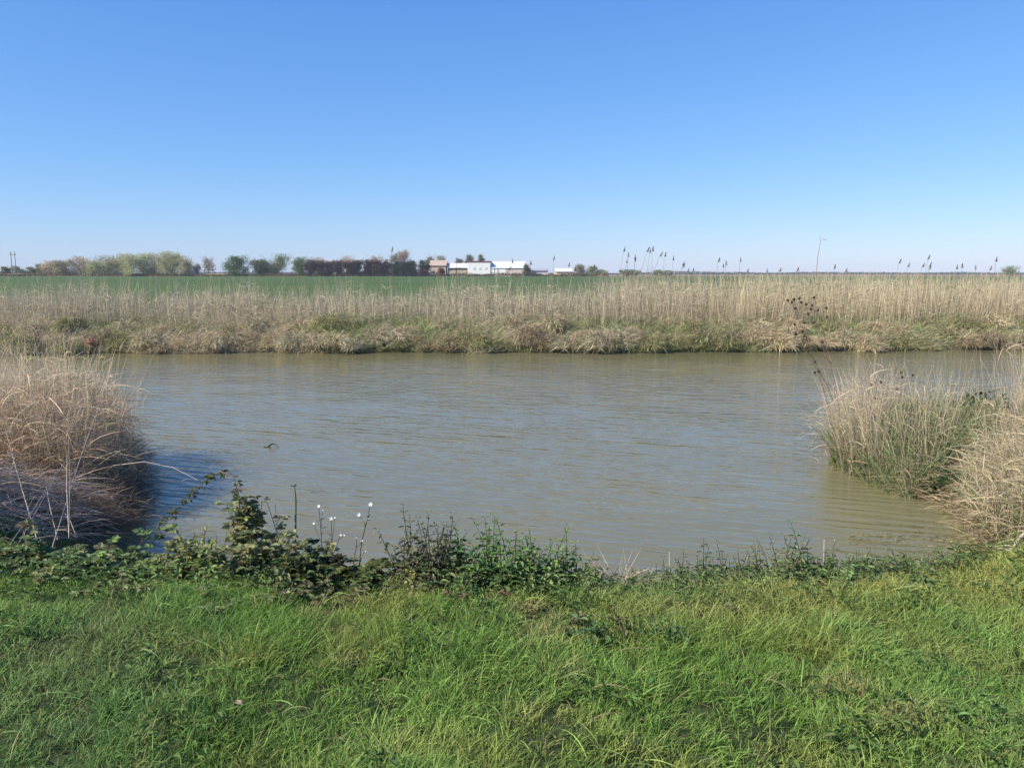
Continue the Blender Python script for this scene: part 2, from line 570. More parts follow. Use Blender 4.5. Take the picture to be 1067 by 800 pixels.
# long flopping blades and dry straws lying about
n = 1500
x, y = near_points(n, 1.2, 4.6)
z = height(x, y)
az = rnd(n, 0, 6.28)
root = np.stack([x, y, z], 1)
dirv = np.stack([np.cos(az) * .7, np.sin(az) * .7, rnd(n, .6, 1.2)], 1)
c = grass_color(x, y, n) * 1.15
dr = rnd(n) < .22
c[dr] = jitc([.33, .28, .16], dr.sum())
ribbons(g, root, dirv, rnd(n, .12, .22), rnd(n, .0025, .005), np.stack([np.cos(az) * .35, np.sin(az) * .35, -rnd(n, .3, .9)], 1), 6, c, c, 'blade', .8)
# thatch close to the ground
n = 84000
x, y = near_points(n, .8, 7.2, 2.4)
k = sdist(x, y) > .05; x, y = x[k], y[k]; n = len(x)
az = rnd(n, 0, 6.28)
c = mixc(jitc([.07, .09, .03], n), jitc([.17, .14, .075], n), (rnd(n) < .35) * 1.0)
ribbons(g, np.stack([x, y, height(x, y) - .005], 1), np.stack([np.cos(az), np.sin(az), rnd(n, .1, .7)], 1), rnd(n, .04, .1), rnd(n, .003, .006), np.zeros((n, 3)), 2, c, c)
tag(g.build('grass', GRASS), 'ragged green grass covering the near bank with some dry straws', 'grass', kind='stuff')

# small broad leaves (clover, dandelion and vetch) low in the grass
g = Acc()
n = 1500
cx_, cy_ = near_points(n, 1.2, 4.9)
k = (noise(cx_, cy_, .35, 4) > .45) | (cy_ > 3.6); cx_, cy_ = cx_[k], cy_[k]; n = len(cx_)
k = sdist(cx_, cy_) > .2; cx_, cy_ = cx_[k], cy_[k]; n = len(cx_)
B = 7
x = np.repeat(cx_, B) + R.normal(0, .03, n * B); y = np.repeat(cy_, B) + R.normal(0, .03, n * B); n *= B
z = height(x, y) + rnd(n, .03, .13)
az = rnd(n, 0, 6.28)
leaves(g, np.stack([x, y, z], 1), np.stack([np.cos(az), np.sin(az), rnd(n, -.3, .6)], 1), np.stack([R.normal(0, .35, n), R.normal(0, .35, n), np.ones(n)], 1), rnd(n, .018, .05), rnd(n, .01, .02), jitc([.10, .16, .045], n, .25))
tag(g.build('weeds', LEAF), 'small clover and broadleaf weeds scattered low in the grass', 'weeds', kind='stuff')

# ------------------------------------------------------------------ plants on the near bank
def stem_path(root, d, L, bend, K=7):
    t = np.linspace(0, 1, K)[:, None]
    d = unit(np.asarray(d, float))
    return np.asarray(root) + d * L * t + np.asarray(bend) * L * t ** 2


def nettle(name, base, n, spread, h, col, stemcol, label, cat, group=None, leaf=.055, droop=.3, lean=(0, 0)):
    """upright leafy stems with leaf pairs that get smaller towards the top"""
    root = empty(name, base); tag(root, label, cat, group)
    S, Lf = Acc(), Acc(); h = h * 1.3; col = np.array(col) * [2.1, 1.9, 2.0]; n = int(n * 1.25)
    for i in range(n):
        a = R.uniform(0, 6.28); r = spread * math.sqrt(R.uniform(0, 1))
        rx, ry = r * math.cos(a), r * math.sin(a) * .7
        z0 = float(height(base[0] + rx, base[1] + ry)) - base[2] - .02
        hh = h * R.uniform(.45, 1.1) * (1 - .35 * (r / max(spread, .01)) ** 2)
        p = stem_path((rx, ry, z0), (R.normal(0, .16) + .25 * rx / max(spread, .1) + lean[0], R.normal(0, .14) + lean[1], 1), hh, (R.normal(0, .12), R.normal(0, .1), -.03), 8)
        tubes(S, p, np.linspace(.0032, .0014, 8), jitc(stemcol, 1)[0])
        if n <= 14:
            S.build('stem', LEAF, root); S = Acc()
        nn = max(4, int(hh / .038))
        ts = np.linspace(.12, 1, nn)
        pp = np.array([[np.interp(t_, np.linspace(0, 1, 8), p[:, q]) for q in range(3)] for t_ in ts])
        for sgn in (0, np.pi):
            aa = np.arange(nn) * 1.62 + a + sgn + R.normal(0, .25, nn)
            up = rnd(nn, -.25, .5) + .7 * (ts > .9)
            dv = np.stack([np.cos(aa), np.sin(aa), up], 1)
            lf = leaf * (1.15 - .75 * ts ** 3) * rnd(nn, .7, 1.2)
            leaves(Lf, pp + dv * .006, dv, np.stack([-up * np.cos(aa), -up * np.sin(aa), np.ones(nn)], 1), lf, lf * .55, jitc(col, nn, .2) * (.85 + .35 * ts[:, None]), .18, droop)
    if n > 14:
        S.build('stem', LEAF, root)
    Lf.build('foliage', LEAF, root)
    return root


def bramble(name, base, canes, label, cat='bramble', group=None, col=(.06, .085, .03), leaf=.045, dens=.035, stemcol=(.16, .10, .07)):
    """arching canes with leaves of three to five leaflets; canes = list of (dx, dy, dir, L, bend)"""
    root = empty(name, base); tag(root, label, cat, group)
    S, Lf = Acc(), Acc()
    for (dx, dy, dv, L, bd) in canes:
        z0 = float(height(base[0] + dx, base[1] + dy)) - base[2] - .02
        p = stem_path((dx, dy, z0), dv, L, bd, 12) + np.cumsum(R.normal(0, .004, (12, 3)), 0)
        tubes(S, p, np.linspace(.0042, .0016, 12), jitc(stemcol, 1)[0])
        nn = max(3, int(L / dens)); ts = np.sort(rnd(nn, .12, 1.0))
        pp = np.array([[np.interp(t_, np.linspace(0, 1, 12), p[:, q]) for q in range(3)] for t_ in ts])
        aa = rnd(nn, 0, 6.28)
        pet = np.stack([np.cos(aa), np.sin(aa), rnd(nn, .0, .9)], 1)
        ends = pp + unit(pet) * leaf * .8
        tubes(S, np.stack([pp, (pp + ends) / 2 + [0, 0, .004], ends], 1), .0011, jitc(stemcol, nn))
        cl = jitc(col, nn, .25)
        for off in (-1.15, 0, 1.15, -2.1, 2.1)[:5]:
            if abs(off) > 2:
                sel = rnd(nn) < .5
            else:
                sel = np.ones(nn, bool)
            a2 = aa[sel] + off + R.normal(0, .15, sel.sum())
            dv2 = np.stack([np.cos(a2), np.sin(a2), pet[sel, 2] * .5 + R.normal(0, .15, sel.sum())], 1)
            nrm = np.stack([R.normal(0, .45, sel.sum()), R.normal(0, .45, sel.sum()), np.ones(sel.sum())], 1)
            lf = leaf * rnd(sel.sum(), .7, 1.25)
            leaves(Lf, ends[sel], dv2, nrm, lf, lf * .68, cl[sel], .2, .15)
    S.build('stem', BARK, root); Lf.build('foliage', LEAF, root)
    return root


def ground_at(u, v, z=.9):
    p = P(u, v, z)
    return np.array([p[0], p[1], float(height(p[0], p[1]))])


def cane_set(n, spread, L, up=1.2, bend=-.7, bias=(0, 0)):
    out = []
    for i in range(n):
        a = R.uniform(0, 6.28); r = spread * math.sqrt(R.uniform())
        out.append((r * math.cos(a), r * .6 * math.sin(a), (math.cos(a) * .7 + bias[0], math.sin(a) * .6 + bias[1], up * R.uniform(.5, 1.2)), L * R.uniform(.5, 1.15), (R.normal(0, .15), R.normal(0, .15), bend * R.uniform(.3, 1.2))))
    return out


OLIVE = (.24, .26, .12); DEEP = (.15, .22, .09); BRIGHT = (.19, .26, .08)
# tall bramble left of centre with the arching branch
c = cane_set(44, .27, .42, 1.6, -.3)
for i_ in range(7):
    c.append((.03 + R.normal(0, .045), .08 + R.normal(0, .03), (R.normal(0, .05), 0, 1), R.uniform(.42, .66), (R.normal(0, .05), 0, -.05)))
c += [(.02, .1, (.05, 0, 1), .62, (.02, 0, -.05)), (.05, .1, (-.05, 0, 1), .60, (.05, 0, -.05)), (.0, .1, (.0, .1, 1), .55, (0, 0, -.05)), (-.03, .08, (.06, 0, 1), .5, (0, 0, 0))]
b0 = ground_at(237, 618, .9)
b0 = np.array([b0[0], 4.35, 0]); b0[2] = float(height(b0[0], b0[1]))
bramble('bramble_bush', b0, c, 'tall olive bramble bush rising against the water, with one long branch arching to the reeds', col=OLIVE, dens=.026)
arch = bpy.data.objects['bramble_bush']
# arching branch as a cane mesh of the same plant
S, Lf = Acc(), Acc()
pts = np.array([Q(u, v, yy) for u, v, yy in [(246, 560, 4.4), (250, 520, 4.42), (243, 497, 4.45), (230, 491, 4.5), (214, 500, 4.55), (203, 512, 4.6), (190, 524, 4.65), (178, 537, 4.7), (170, 549, 4.75)]]) - b0
tubes(S, pts, np.linspace(.004, .0018, 9), np.array([.16, .11, .07]))
for i in range(46):
    k = R.uniform(1, 8); j = int(k); q = pts[j] * (1 - k + j) + pts[min(j + 1, 8)] * (k - j)
    a = R.uniform(0, 6.28); nn = 3
    a2 = a + np.array([-1.1, 0, 1.1])
    dv = np.stack([np.cos(a2), np.sin(a2), np.full(3, R.uniform(-.6, .5))], 1)
    s_ = R.uniform(.022, .036)
    leaves(Lf, np.tile(q + [math.cos(a) * .015, math.sin(a) * .015, 0], (3, 1)), dv, np.tile([R.normal(0, .4), R.normal(0, .4), 1.], (3, 1)), s_, s_ * .65, jitc((.11, .12, .045), 3))
br = S.build('branch', BARK, arch); Lf.build('foliage', LEAF, br)

# bright young growth inside the tall bramble
nettle('leafy_shoot', ground_at(213, 612, .85) * [1, 1, 1], 7, .08, .36, (.15, .19, .035), (.12, .13, .04), 'bright yellow-green leafy shoots in front of the tall bramble bush', 'shoot', leaf=.04)

# low brambles at the left under the dead reeds
for (u, yy, nn, sp, L, lab, colr) in [
        (30, 4.25, 26, .4, .26, 'low olive bramble patch below the flattened dead reeds at the far left', OLIVE),
        (105, 4.45, 34, .4, .3, 'dense dark bramble mound between the dead reeds and the blue shaded water', DEEP),
        (160, 4.3, 26, .26, .24, 'low green bramble mound at the left foot of the tall bramble bush', BRIGHT),
        (300, 4.25, 22, .26, .27, 'dark thin bramble with curled leaves below the tall ridged green stem', (.05, .055, .03)),
        (350, 4.15, 24, .22, .24, 'small olive bramble patch at the foot of the white flowers', (.10, .12, .035)),
        (395, 4.2, 14, .18, .13, 'very low bramble sprawl between the white flowers and the nettle thicket', OLIVE),
        ]:
    q = Q(u, 600, yy); q[2] = float(height(q[0], q[1]))
    bramble('bramble_patch', q, cane_set(int(nn * 1.3), sp, L * 1.25, 1.5), lab, group='low brambles along the near bank edge', col=colr, dens=.03)

for (u, v, nn, sp, L, lab, colr) in [
        (120, 622, 16, .16, .13, 'low bramble sprig spilling into the lawn below the dense mound', OLIVE),
        (250, 640, 20, .2, .13, 'low bramble sprawl in the lawn below the tall bramble bush', OLIVE),
        (330, 622, 18, .2, .14, 'low olive bramble in the grass below the ridged green stem', (.18, .17, .09)),
        (505, 632, 12, .12, .10, 'small reddish-brown bramble in the grass under the central thicket', (.17, .12, .07)),
        (580, 645, 14, .16, .11, 'low straggly bramble in the lawn below the right end of the thicket', (.2, .19, .09)),
        (745, 630, 14, .18, .11, 'low straggly bramble in the grass right of the larger lawn weed', (.2, .2, .1)),
        (925, 612, 14, .2, .10, 'low bramble sprig in the grass at the right, below the weeds', DEEP)]:
    q = ground_at(u, v, 1.0)
    bramble('bramble_sprig', q, cane_set(nn, sp, L, 1.3), lab, group='bramble sprigs spilling into the lawn', col=colr, dens=.03, leaf=.034)

# nettle and bramble thicket in the centre
q = Q(450, 600, 4.1); q[2] = float(height(q[0], q[1]))
nettle('nettle_clump', q, 30, .2, .37, (.05, .062, .032), (.09, .07, .045), 'dark purplish-green nettle clump, tallest at the left of the central thicket', 'nettles', leaf=.046)
q = Q(520, 600, 4.08); q[2] = float(height(q[0], q[1]))
nettle('nettle_clump', q, 48, .26, .34, (.052, .10, .028), (.08, .1, .04), 'dense fresh green nettle clump in the middle of the central thicket', 'nettles', leaf=.056)
q = Q(572, 600, 4.15); q[2] = float(height(q[0], q[1]))
nettle('nettle_clump', q, 26, .2, .31, (.075, .12, .03), (.08, .1, .04), 'lighter green leafy clump at the right end of the central thicket', 'nettles', leaf=.05)
for (u, yy, nn, h, sp, lab, colr) in [
        (487, 3.88, 22, .17, .2, 'low leafy nettle growth in front of the left part of the central thicket', (.075, .105, .04)),
        (552, 3.92, 22, .16, .2, 'low bright leafy growth in front of the right part of the central thicket', (.09, .135, .045)),
        (425, 3.95, 16, .15, .16, 'low olive leafy growth left of the yellow sprig', (.085, .095, .045)),
        (615, 3.98, 16, .14, .17, 'low leafy growth between the central thicket and the lawn weeds', (.075, .11, .04)),
        (285, 4.0, 18, .17, .2, 'low leafy nettle growth in front of the ridged green stem', (.07, .10, .04)),
        (190, 4.05, 18, .16, .22, 'low bright nettle growth in front of the bramble mounds at the left', (.085, .13, .045)),
        (85, 4.05, 18, .15, .24, 'low nettle growth below the flattened reeds at the left', (.075, .115, .042)),
        (722, 4.0, 16, .13, .2, 'low olive weed growth in the grass edge, right of the pale straw tuft', (.085, .105, .045)),
        (800, 4.0, 20, .15, .22, 'low bright weed growth in the grass edge, left of the tall green shoot', (.09, .13, .045)),
        (878, 4.05, 18, .14, .22, 'low weed growth in the grass edge, right of the tall green shoot', (.08, .12, .045))]:
    q = Q(u, 600, yy); q[2] = float(height(q[0], q[1]))
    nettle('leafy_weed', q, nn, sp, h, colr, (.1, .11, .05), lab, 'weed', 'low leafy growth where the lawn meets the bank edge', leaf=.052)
q = Q(612, 600, 4.2); q[2] = float(height(q[0], q[1]))
bramble('bramble_patch', q, cane_set(12, .14, .17), 'small dark bramble between the central thicket and the pale straw tuft', group='low brambles along the near bank edge', col=(.05, .065, .03), dens=.03)
q = Q(433, 610, 3.95); q[2] = float(height(q[0], q[1])) + .02
nettle('yellow_leaf_sprig', q, 2, .02, .13, (.22, .24, .03), (.3, .32, .06), 'small sprig of bright yellow leaves below the dark nettle clump', 'sprig', leaf=.04)

# brambles and weeds along the right-hand edge
for (u, yy, nn, h, lab, colr) in [
        (700, 4.3, 10, .17, 'thin dark weed leaning over the water, first to the right of the pale straw tuft', (.055, .075, .034)),
        (742, 4.3, 14, .20, 'dark bushy weed with drooping leaves left of the two leafy shoots', (.052, .072, .03)),
        (775, 4.35, 14, .18, 'olive weed patch with small pale leaves beside the yellowish grass', (.09, .115, .045)),
        (818, 4.3, 18, .24, 'olive leafy weed touching the tall green shoot', (.085, .10, .045)),
        (866, 4.35, 14, .17, 'mid green weed patch just right of the tall green shoot', (.06, .1, .032)),
        (915, 4.3, 16, .15, 'low green weed patch in front of the brown reflection', (.06, .095, .035)),
        (965, 4.3, 16, .14, 'low dark weed patch nearest the pale fallen cane', (.058, .085, .034)),
        (1040, 4.4, 16, .16, 'yellow-green weed patch in front of the pale fallen cane', (.12, .145, .035)),
        ]:
    q = Q(u, 590, yy); q[2] = float(height(q[0], q[1]))
    nettle('weed_clump', q, int(nn * 1.5), .25, h * 1.12, colr, (.1, .09, .05), lab, 'weed', 'leafy weeds along the right part of the near bank edge', leaf=.042)
q = Q(842, 590, 4.3); q[2] = float(height(q[0], q[1]))
nettle('leafy_shoot', q, 5, .035, .30, (.04, .095, .028), (.08, .1, .04), 'tall dark green leafy shoot standing out above the right-hand weeds', 'shoot', leaf=.05)

# weeds standing in the lawn
for (u, v, nn, lab) in [(612, 668, 9, 'dark leafy weed in the lawn below the central thicket'),
                        (700, 672, 14, 'larger dark green weed in the lawn right of centre'),
                        (655, 655, 8, 'olive weed with curled leaves in the lawn between two darker weeds')]:
    q = ground_at(u, v, 1.0)
    nettle('lawn_weed', q, nn, .09, .16, (.045, .085, .03) if 'olive' not in lab else (.06, .065, .03), (.08, .09, .04), lab, 'weed', 'weeds standing in the lawn', leaf=.05)

# ------------------------------------------------------------------ white flowers
def flower_plant(base_uv, yb, heads, label):
    """thin branching stem with small white flowers; heads = (u, v, size) in the photo"""
    b = Q(base_uv[0], base_uv[1], yb); b[2] = float(height(b[0], b[1]))
    root = empty('white_flower', b); tag(root, label, 'flower', 'thin white flowers standing against the water')
    S = Acc()
    top = Q(heads[0][0], heads[0][1], yb)
    mid = (b * .45 + top * .55)
    main = np.array([b, b * .7 + top * .3 + [.008, 0, 0], mid + [-.006, 0, 0], b * .2 + top * .8, top]) - b
    tubes(S, main, np.linspace(.003, .0015, 5), np.array([.085, .085, .06]))
    for i, (u, v, s_) in enumerate(heads):
        h_ = Q(u, v, yb + R.uniform(-.03, .03)) - b
        if i:
            k = R.uniform(.45, .75); st = main[0] * (1 - k) + main[4] * k
            st = np.array([np.interp(k, np.linspace(0, 1, 5), main[:, q]) for q in range(3)])
            tubes(S, np.array([st, st * .5 + h_ * .5 + [0, 0, -.008], h_]), .0012, np.array([.09, .09, .06]))
        fl = Acc()
        m_ = 5
        aa = np.arange(m_) * 2 * np.pi / m_ + R.uniform(0, 1)
        dv = np.stack([np.cos(aa), -.35 * np.ones(m_) + .3 * np.sin(aa), np.sin(aa) * .9], 1)
        leaves(fl, np.tile(h_, (m_, 1)) + [0, -.002, 0], dv, np.tile([0, -1., .4], (m_, 1)), s_, s_ * .85, np.array([.85, .85, .82]), .1, .05)
        blob(fl, h_ + [0, 0, -.001], s_ * .35, np.array([.62, .64, .5]), 4, 6)
        blob(fl, h_ + [0, .002, -s_ * .55], (s_ * .25, s_ * .25, s_ * .45), np.array([.10, .11, .06]), 4, 6)
        fl.build('blossom', PETAL, root)
    # narrow leaves along the stem
    k = rnd(9, .1, .85)
    pp = np.array([[np.interp(t_, np.linspace(0, 1, 5), main[:, q]) for q in range(3)] for t_ in k])
    a = rnd(9, 0, 6.28)
    leaves(S, pp, np.stack([np.cos(a), np.sin(a), rnd(9, .1, .9)], 1), np.tile([0, 0, 1.], (9, 1)), rnd(9, .02, .05), .007, jitc((.08, .09, .045), 9))
    S.build('stem', LEAF, root)

flower_plant((310, 600), 4.5, [(277, 520, .013), (295, 537, .008), (287, 524, .006)], 'drooping white flower leaning left of the tall ridged green stem')
flower_plant((341, 600), 4.4, [(332, 527, .011), (327, 545, .008), (336, 531, .006)], 'white flower stem with two blooms just right of the tall ridged green stem')
flower_plant((348, 600), 4.5, [(345, 540, .012), (355, 557, .008), (359, 557, .008), (349, 539, .006)], 'short white flower stem in the middle, with a pair of small low blooms')
flower_plant((368, 605), 4.4, [(386, 525, .014), (374, 536, .012), (383, 540, .006)], 'tallest rightmost white flower stem with two large round blooms')
flower_plant((366, 605), 4.6, [(372, 559, .010), (377, 563, .009), (381, 574, .005)], 'low white flower stem with two close blooms beside the pale leaning straw')
# pale leaning straw
S = Acc(); b = Q(368, 600, 4.5); b[2] = float(height(b[0], b[1]))
tubes(S, np.array([b, Q(378, 575, 4.5), Q(391, 553, 4.5)]) - b, np.linspace(.003, .0022, 3), np.array([.42, .37, .26]))
o = S.build('straw', DRY); o.location = b; tag(o, 'single pale dry straw leaning right beside the white flowers', 'straw')
# ridged green stem
b = Q(308, 600, 4.5); b[2] = float(height(b[0], b[1]))
root = empty('ridged_stem', b); tag(root, 'tall straight grey-green ridged stem standing against the water left of the white flowers', 'stem')
S = Acc()
tubes(S, np.array([b, Q(308, 570, 4.5), Q(308, 550, 4.5), Q(308, 520, 4.5), Q(307, 507, 4.5)]) - b, [.004, .0035, .0055, .006, .003], np.array([.2, .23, .13]), 4)
S.build('stem', LEAF, root)
S = Acc(); q = Q(307, 507, 4.5) - b; a = rnd(7, 0, 6.28)
leaves(S, np.tile(q, (7, 1)), np.stack([np.cos(a), np.sin(a), rnd(7, -.2, .5)], 1), np.tile([0, 0, 1.], (7, 1)), .03, .012, jitc((.1, .13, .06), 7))
S.build('leaf_tuft', LEAF, root)

# pale straw tuft at the water's edge and two white stalks at the right
def straw_tuft(name, u, yy, n, h, spread, label, cat, col=(.4, .33, .24)):
    q = Q(u, 595, yy); q[2] = float(height(q[0], q[1]))
    A = Acc(); a = rnd(n, 0, 6.28)
    ribbons(A, np.stack([R.normal(0, spread, n), R.normal(0, spread * .6, n), np.full(n, -.02)], 1), np.stack([np.cos(a) * .6, np.sin(a) * .5, rnd(n, .5, 1.3)], 1), rnd(n, .5, 1.1) * h, rnd(n, .002, .005), np.stack([np.cos(a) * .3, np.sin(a) * .3, -rnd(n, 0, .5)], 1), 5, jitc(col, n), jitc(col, n) * 1.1, 'blade', .6)
    o = A.build(name, DRY); o.location = q; tag(o, label, cat)
straw_tuft('straw_tuft', 643, 4.25, 130, .3, .06, 'pale dry straw tuft at the bank edge right of the central thicket', 'straw tuft')
for u, lab in ((857, 'thin white dead stalk beside the tall green shoot'), (697, 'thin pale dead stalk among the first dark weeds')):
    q = Q(u, 595, 4.5); q[2] = float(height(q[0], q[1]))
    A = Acc(); tubes(A, np.array([[0, 0, 0], [.004, 0, .12], [0, 0, .25]]), [.0035, .003, .002], np.array([.62, .58, .48]))
    o = A.build('dead_stalk', DRY); o.location = q; tag(o, lab, 'stalk')

# ------------------------------------------------------------------ reed clumps on the two spits
def reeds(A, x, y, h, lean, spread, col, wid=(.003, .006), K=6, leafy=.8, droop=.15, z=None):
    """standing dead reeds with ragged dry leaves"""
    n = len(x)
    z = height(x, y) - .03 if z is None else z
    root = np.stack([x, y, z], 1)
    dirv = np.stack([lean[0] + R.normal(0, spread, n), lean[1] + R.normal(0, spread, n), np.ones(n)], 1)
    bend = np.stack([R.normal(0, .12, n) + lean[0] * .5, R.normal(0, .12, n), -np.abs(R.normal(0, droop, n))], 1)
    c = jitc(col, n, .18, .04)
    p = ribbons(A, root, dirv, h, rnd(n, *wid), bend, K, c * .75, c * 1.15, 'stem', .5)
    m_ = int(n * leafy)
    if m_:
        i = R.integers(0, n, m_); k = R.integers(1, K, m_)
        q = p[i, k]; a = rnd(m_, 0, 6.28)
        c2 = jitc(col, m_, .22, .05)
        ribbons(A, q, np.stack([np.cos(a) * .6, np.sin(a) * .6, rnd(m_, .2, 1.2)], 1), rnd(m_, .12, .38), rnd(m_, .004, .010), np.stack([np.cos(a) * .5, np.sin(a) * .5, -rnd(m_, .1, 1.1)], 1), 4, c2, c2, 'blade', 1.2)
    return p


def thatch(A, x, y, L, col, zup=(.0, .35), flat=.8, wid=(.003, .007), drop=.8, K=5):
    """tangled fallen blades"""
    n = len(x); a = rnd(n, 0, 6.28)
    z = height(x, y) + rnd(n, *zup)
    c = jitc(col, n, .25, .05)
    ribbons(A, np.stack([x, y, z], 1), np.stack([np.cos(a) * flat, np.sin(a) * flat, rnd(n, .0, 1.1)], 1), L * rnd(n, .5, 1.2), rnd(n, *wid), np.stack([np.cos(a) * .3, np.sin(a) * .3, -rnd(n, .2, 1.2) * drop], 1), K, c, c * 1.1, 'blade', 1.0)


def region(n, pts):
    """random points in a polygon"""
    pts = np.array(pts); lo, hi = pts.min(0), pts.max(0)
    X, Y = [], []
    tot = 0
    while tot < n:
        x = rnd(n, lo[0], hi[0]); y = rnd(n, lo[1], hi[1])
        ins = np.zeros(n, bool)
        for (ax, ay), (bx, by) in zip(pts, np.roll(pts, -1, 0)):
            if ay != by:
                ins ^= ((ay > y) != (by > y)) & (x < (bx - ax) * (y - ay) / (by - ay) + ax)
        X.append(x[ins]); Y.append(y[ins]); tot += ins.sum()
    return np.concatenate(X)[:n], np.concatenate(Y)[:n]


TAN = (.44, .34, .22); PALE = (.49, .405, .285); GREY = (.62, .51, .34); BROWN = (.30, .21, .135)


def under(x, y):
    """which landmark of the skyline stands above this spot"""
    u = CX + F * x / y
    for lim, t_ in ((62, 'behind the left-hand reeds'), (140, 'below the left half of the pale wood'), (203, 'below the right half of the pale wood'), (262, 'below the dark green round tree'),
                    (320, 'below the widest olive tree'), (383, 'below the left half of the dark tree row'), (446, 'below the right half of the dark tree row'), (470, 'below the orange-roofed house'),
                    (510, 'below the red-trimmed end of the warehouse'), (550, 'below the gabled end of the warehouse'), (602, 'below the two small sheds'), (642, 'between the sheds and the highest reed plumes'),
                    (672, 'below the left half of the highest reed plumes'), (716, 'below the right half of the highest reed plumes'), (760, 'just right of the highest reed plumes'), (805, 'left of the burr plant heads'),
                    (842, 'behind the burr plant heads'), (880, 'below the bare leaning stalk'), (930, 'behind the tip of the right-hand spit'), (985, 'behind the middle of the right-hand spit'), (2000, 'behind the tallest right-hand reeds')):
        if u < lim: return t_


def reed_clump(name, poly, n, h, lean, spread, col, label, thn=0, thcol=BROWN, thL=.5, green=0, gcol=(.09, .13, .045), zup=(0, .4), leafy=.8, rim=None, gh=.5):
    poly = [tuple(q) for q in poly]
    c = np.mean(np.array(poly), 0); base = (c[0], c[1], float(height(c[0], c[1])))
    root = empty(name, base); tag(root, label, 'reeds', 'dry reed clumps on the two spits')
    A = Acc(); x, y = region(n, poly)
    k = sdist(x, y) > -.12; x, y = x[k], y[k]
    hh = h * (R.normal(.85, .17, len(x)).clip(.4, 1.3)) * (1 + .12 * noise(x, y, .7, 3))
    reeds(A, x, y, hh, lean, spread, col, leafy=leafy)
    if rim is not None:        # stems leaning out over the water
        rx, ry, rn, ldx, ldy, rl = rim
        x = rx + R.normal(0, .14, rn); y = ry + R.normal(0, .35, rn)
        reeds(A, x, y, rnd(rn, .6, 1.2) * rl, (ldx, ldy), .28, col, leafy=.6, droop=.35)
    A.build('reed_stems', DRY, root, origin=base)
    if thn:
        A = Acc(); x, y = region(thn, poly)
        thatch(A, x, y, thL, thcol, zup)
        A.build('dead_thatch', DRY, root, origin=base)
    if green:
        A = Acc(); x, y = region(green, poly)
        n_ = len(x); a = rnd(n_, 0, 6.28)
        c_ = jitc(gcol, n_, .2)
        ribbons(A, np.stack([x, y, height(x, y)], 1), np.stack([np.cos(a) * .35, np.sin(a) * .35, np.ones(n_)], 1), rnd(n_, .4, 1) * gh, rnd(n_, .006, .013), np.stack([np.cos(a) * .3, np.sin(a) * .3, -rnd(n_, 0, .5)], 1), 5, c_ * .8, c_ * 1.2, 'blade', .8)
        A.build('green_shoots', GRASS, root, origin=base)
    return root


# left spit
reed_clump('reed_clump', [(-4.55, 7.9), (-4.42, 8.6), (-4.6, 9.6), (-5.6, 11.0), (-6.1, 10.6), (-5.9, 8.0)], 2300, 1.2, (.0, -.02), .10, GREY,
           'large grey-tan reed clump leaning over the blue shaded water at the left', thn=5200, thcol=(.34, .25, .17), thL=.42, green=140, gcol=(.05, .075, .03), zup=(.05, .85),
           rim=(-4.68, 8.8, 200, .28, -.15, .7))
reed_clump('reed_clump', [(-6.0, 7.6), (-6.0, 11.2), (-9.5, 12), (-9.8, 8.2), (-7.8, 7.2)], 3400, 1.42, (.02, 0), .12, GREY,
           'tall grey-tan reed clump cut by the left edge of the photo', thn=3000, thcol=(.40, .30, .21), thL=.5, green=100, gcol=(.05, .075, .03), zup=(.05, .7))
# brown dense core
reed_clump('reed_clump', [(-5.75, 7.3), (-4.35, 7.9), (-4.6, 8.9), (-6.6, 8.9), (-6.8, 7.5)], 900, .95, (.02, -.03), .16, (.53, .43, .32),
           'shorter warm brown reed clump in front of the two tall grey-tan ones', thn=4200, thcol=(.40, .28, .18), thL=.36, green=160, gcol=(.05, .08, .03), zup=(.0, .55), leafy=1.6)
reed_clump('reed_clump', [(-6.2, 4.7), (-4.5, 4.7), (-4.15, 5.6), (-4.5, 6.6), (-6.4, 6.8)], 3200, 1.35, (.03, 0), .11, GREY,
           'nearest reed clump at the very left edge, only its leaning stems in view', thn=1200, thcol=(.40, .30, .21), thL=.4, zup=(0, .5))
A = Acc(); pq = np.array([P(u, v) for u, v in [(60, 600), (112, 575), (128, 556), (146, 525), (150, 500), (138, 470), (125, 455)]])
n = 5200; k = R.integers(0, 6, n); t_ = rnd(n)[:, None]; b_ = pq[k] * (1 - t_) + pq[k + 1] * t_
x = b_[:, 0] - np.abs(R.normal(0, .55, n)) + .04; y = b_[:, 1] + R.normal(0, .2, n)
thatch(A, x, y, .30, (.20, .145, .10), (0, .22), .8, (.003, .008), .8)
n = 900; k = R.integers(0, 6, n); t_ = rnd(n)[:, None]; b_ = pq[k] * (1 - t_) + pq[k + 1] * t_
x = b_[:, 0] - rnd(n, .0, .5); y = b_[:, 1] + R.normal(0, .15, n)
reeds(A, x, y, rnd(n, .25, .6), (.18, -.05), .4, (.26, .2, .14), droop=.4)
tag(A.build('shore_litter', DRY), 'dark litter of dead stems along the shaded foot of the left-hand spit', 'dead leaves', kind='stuff')
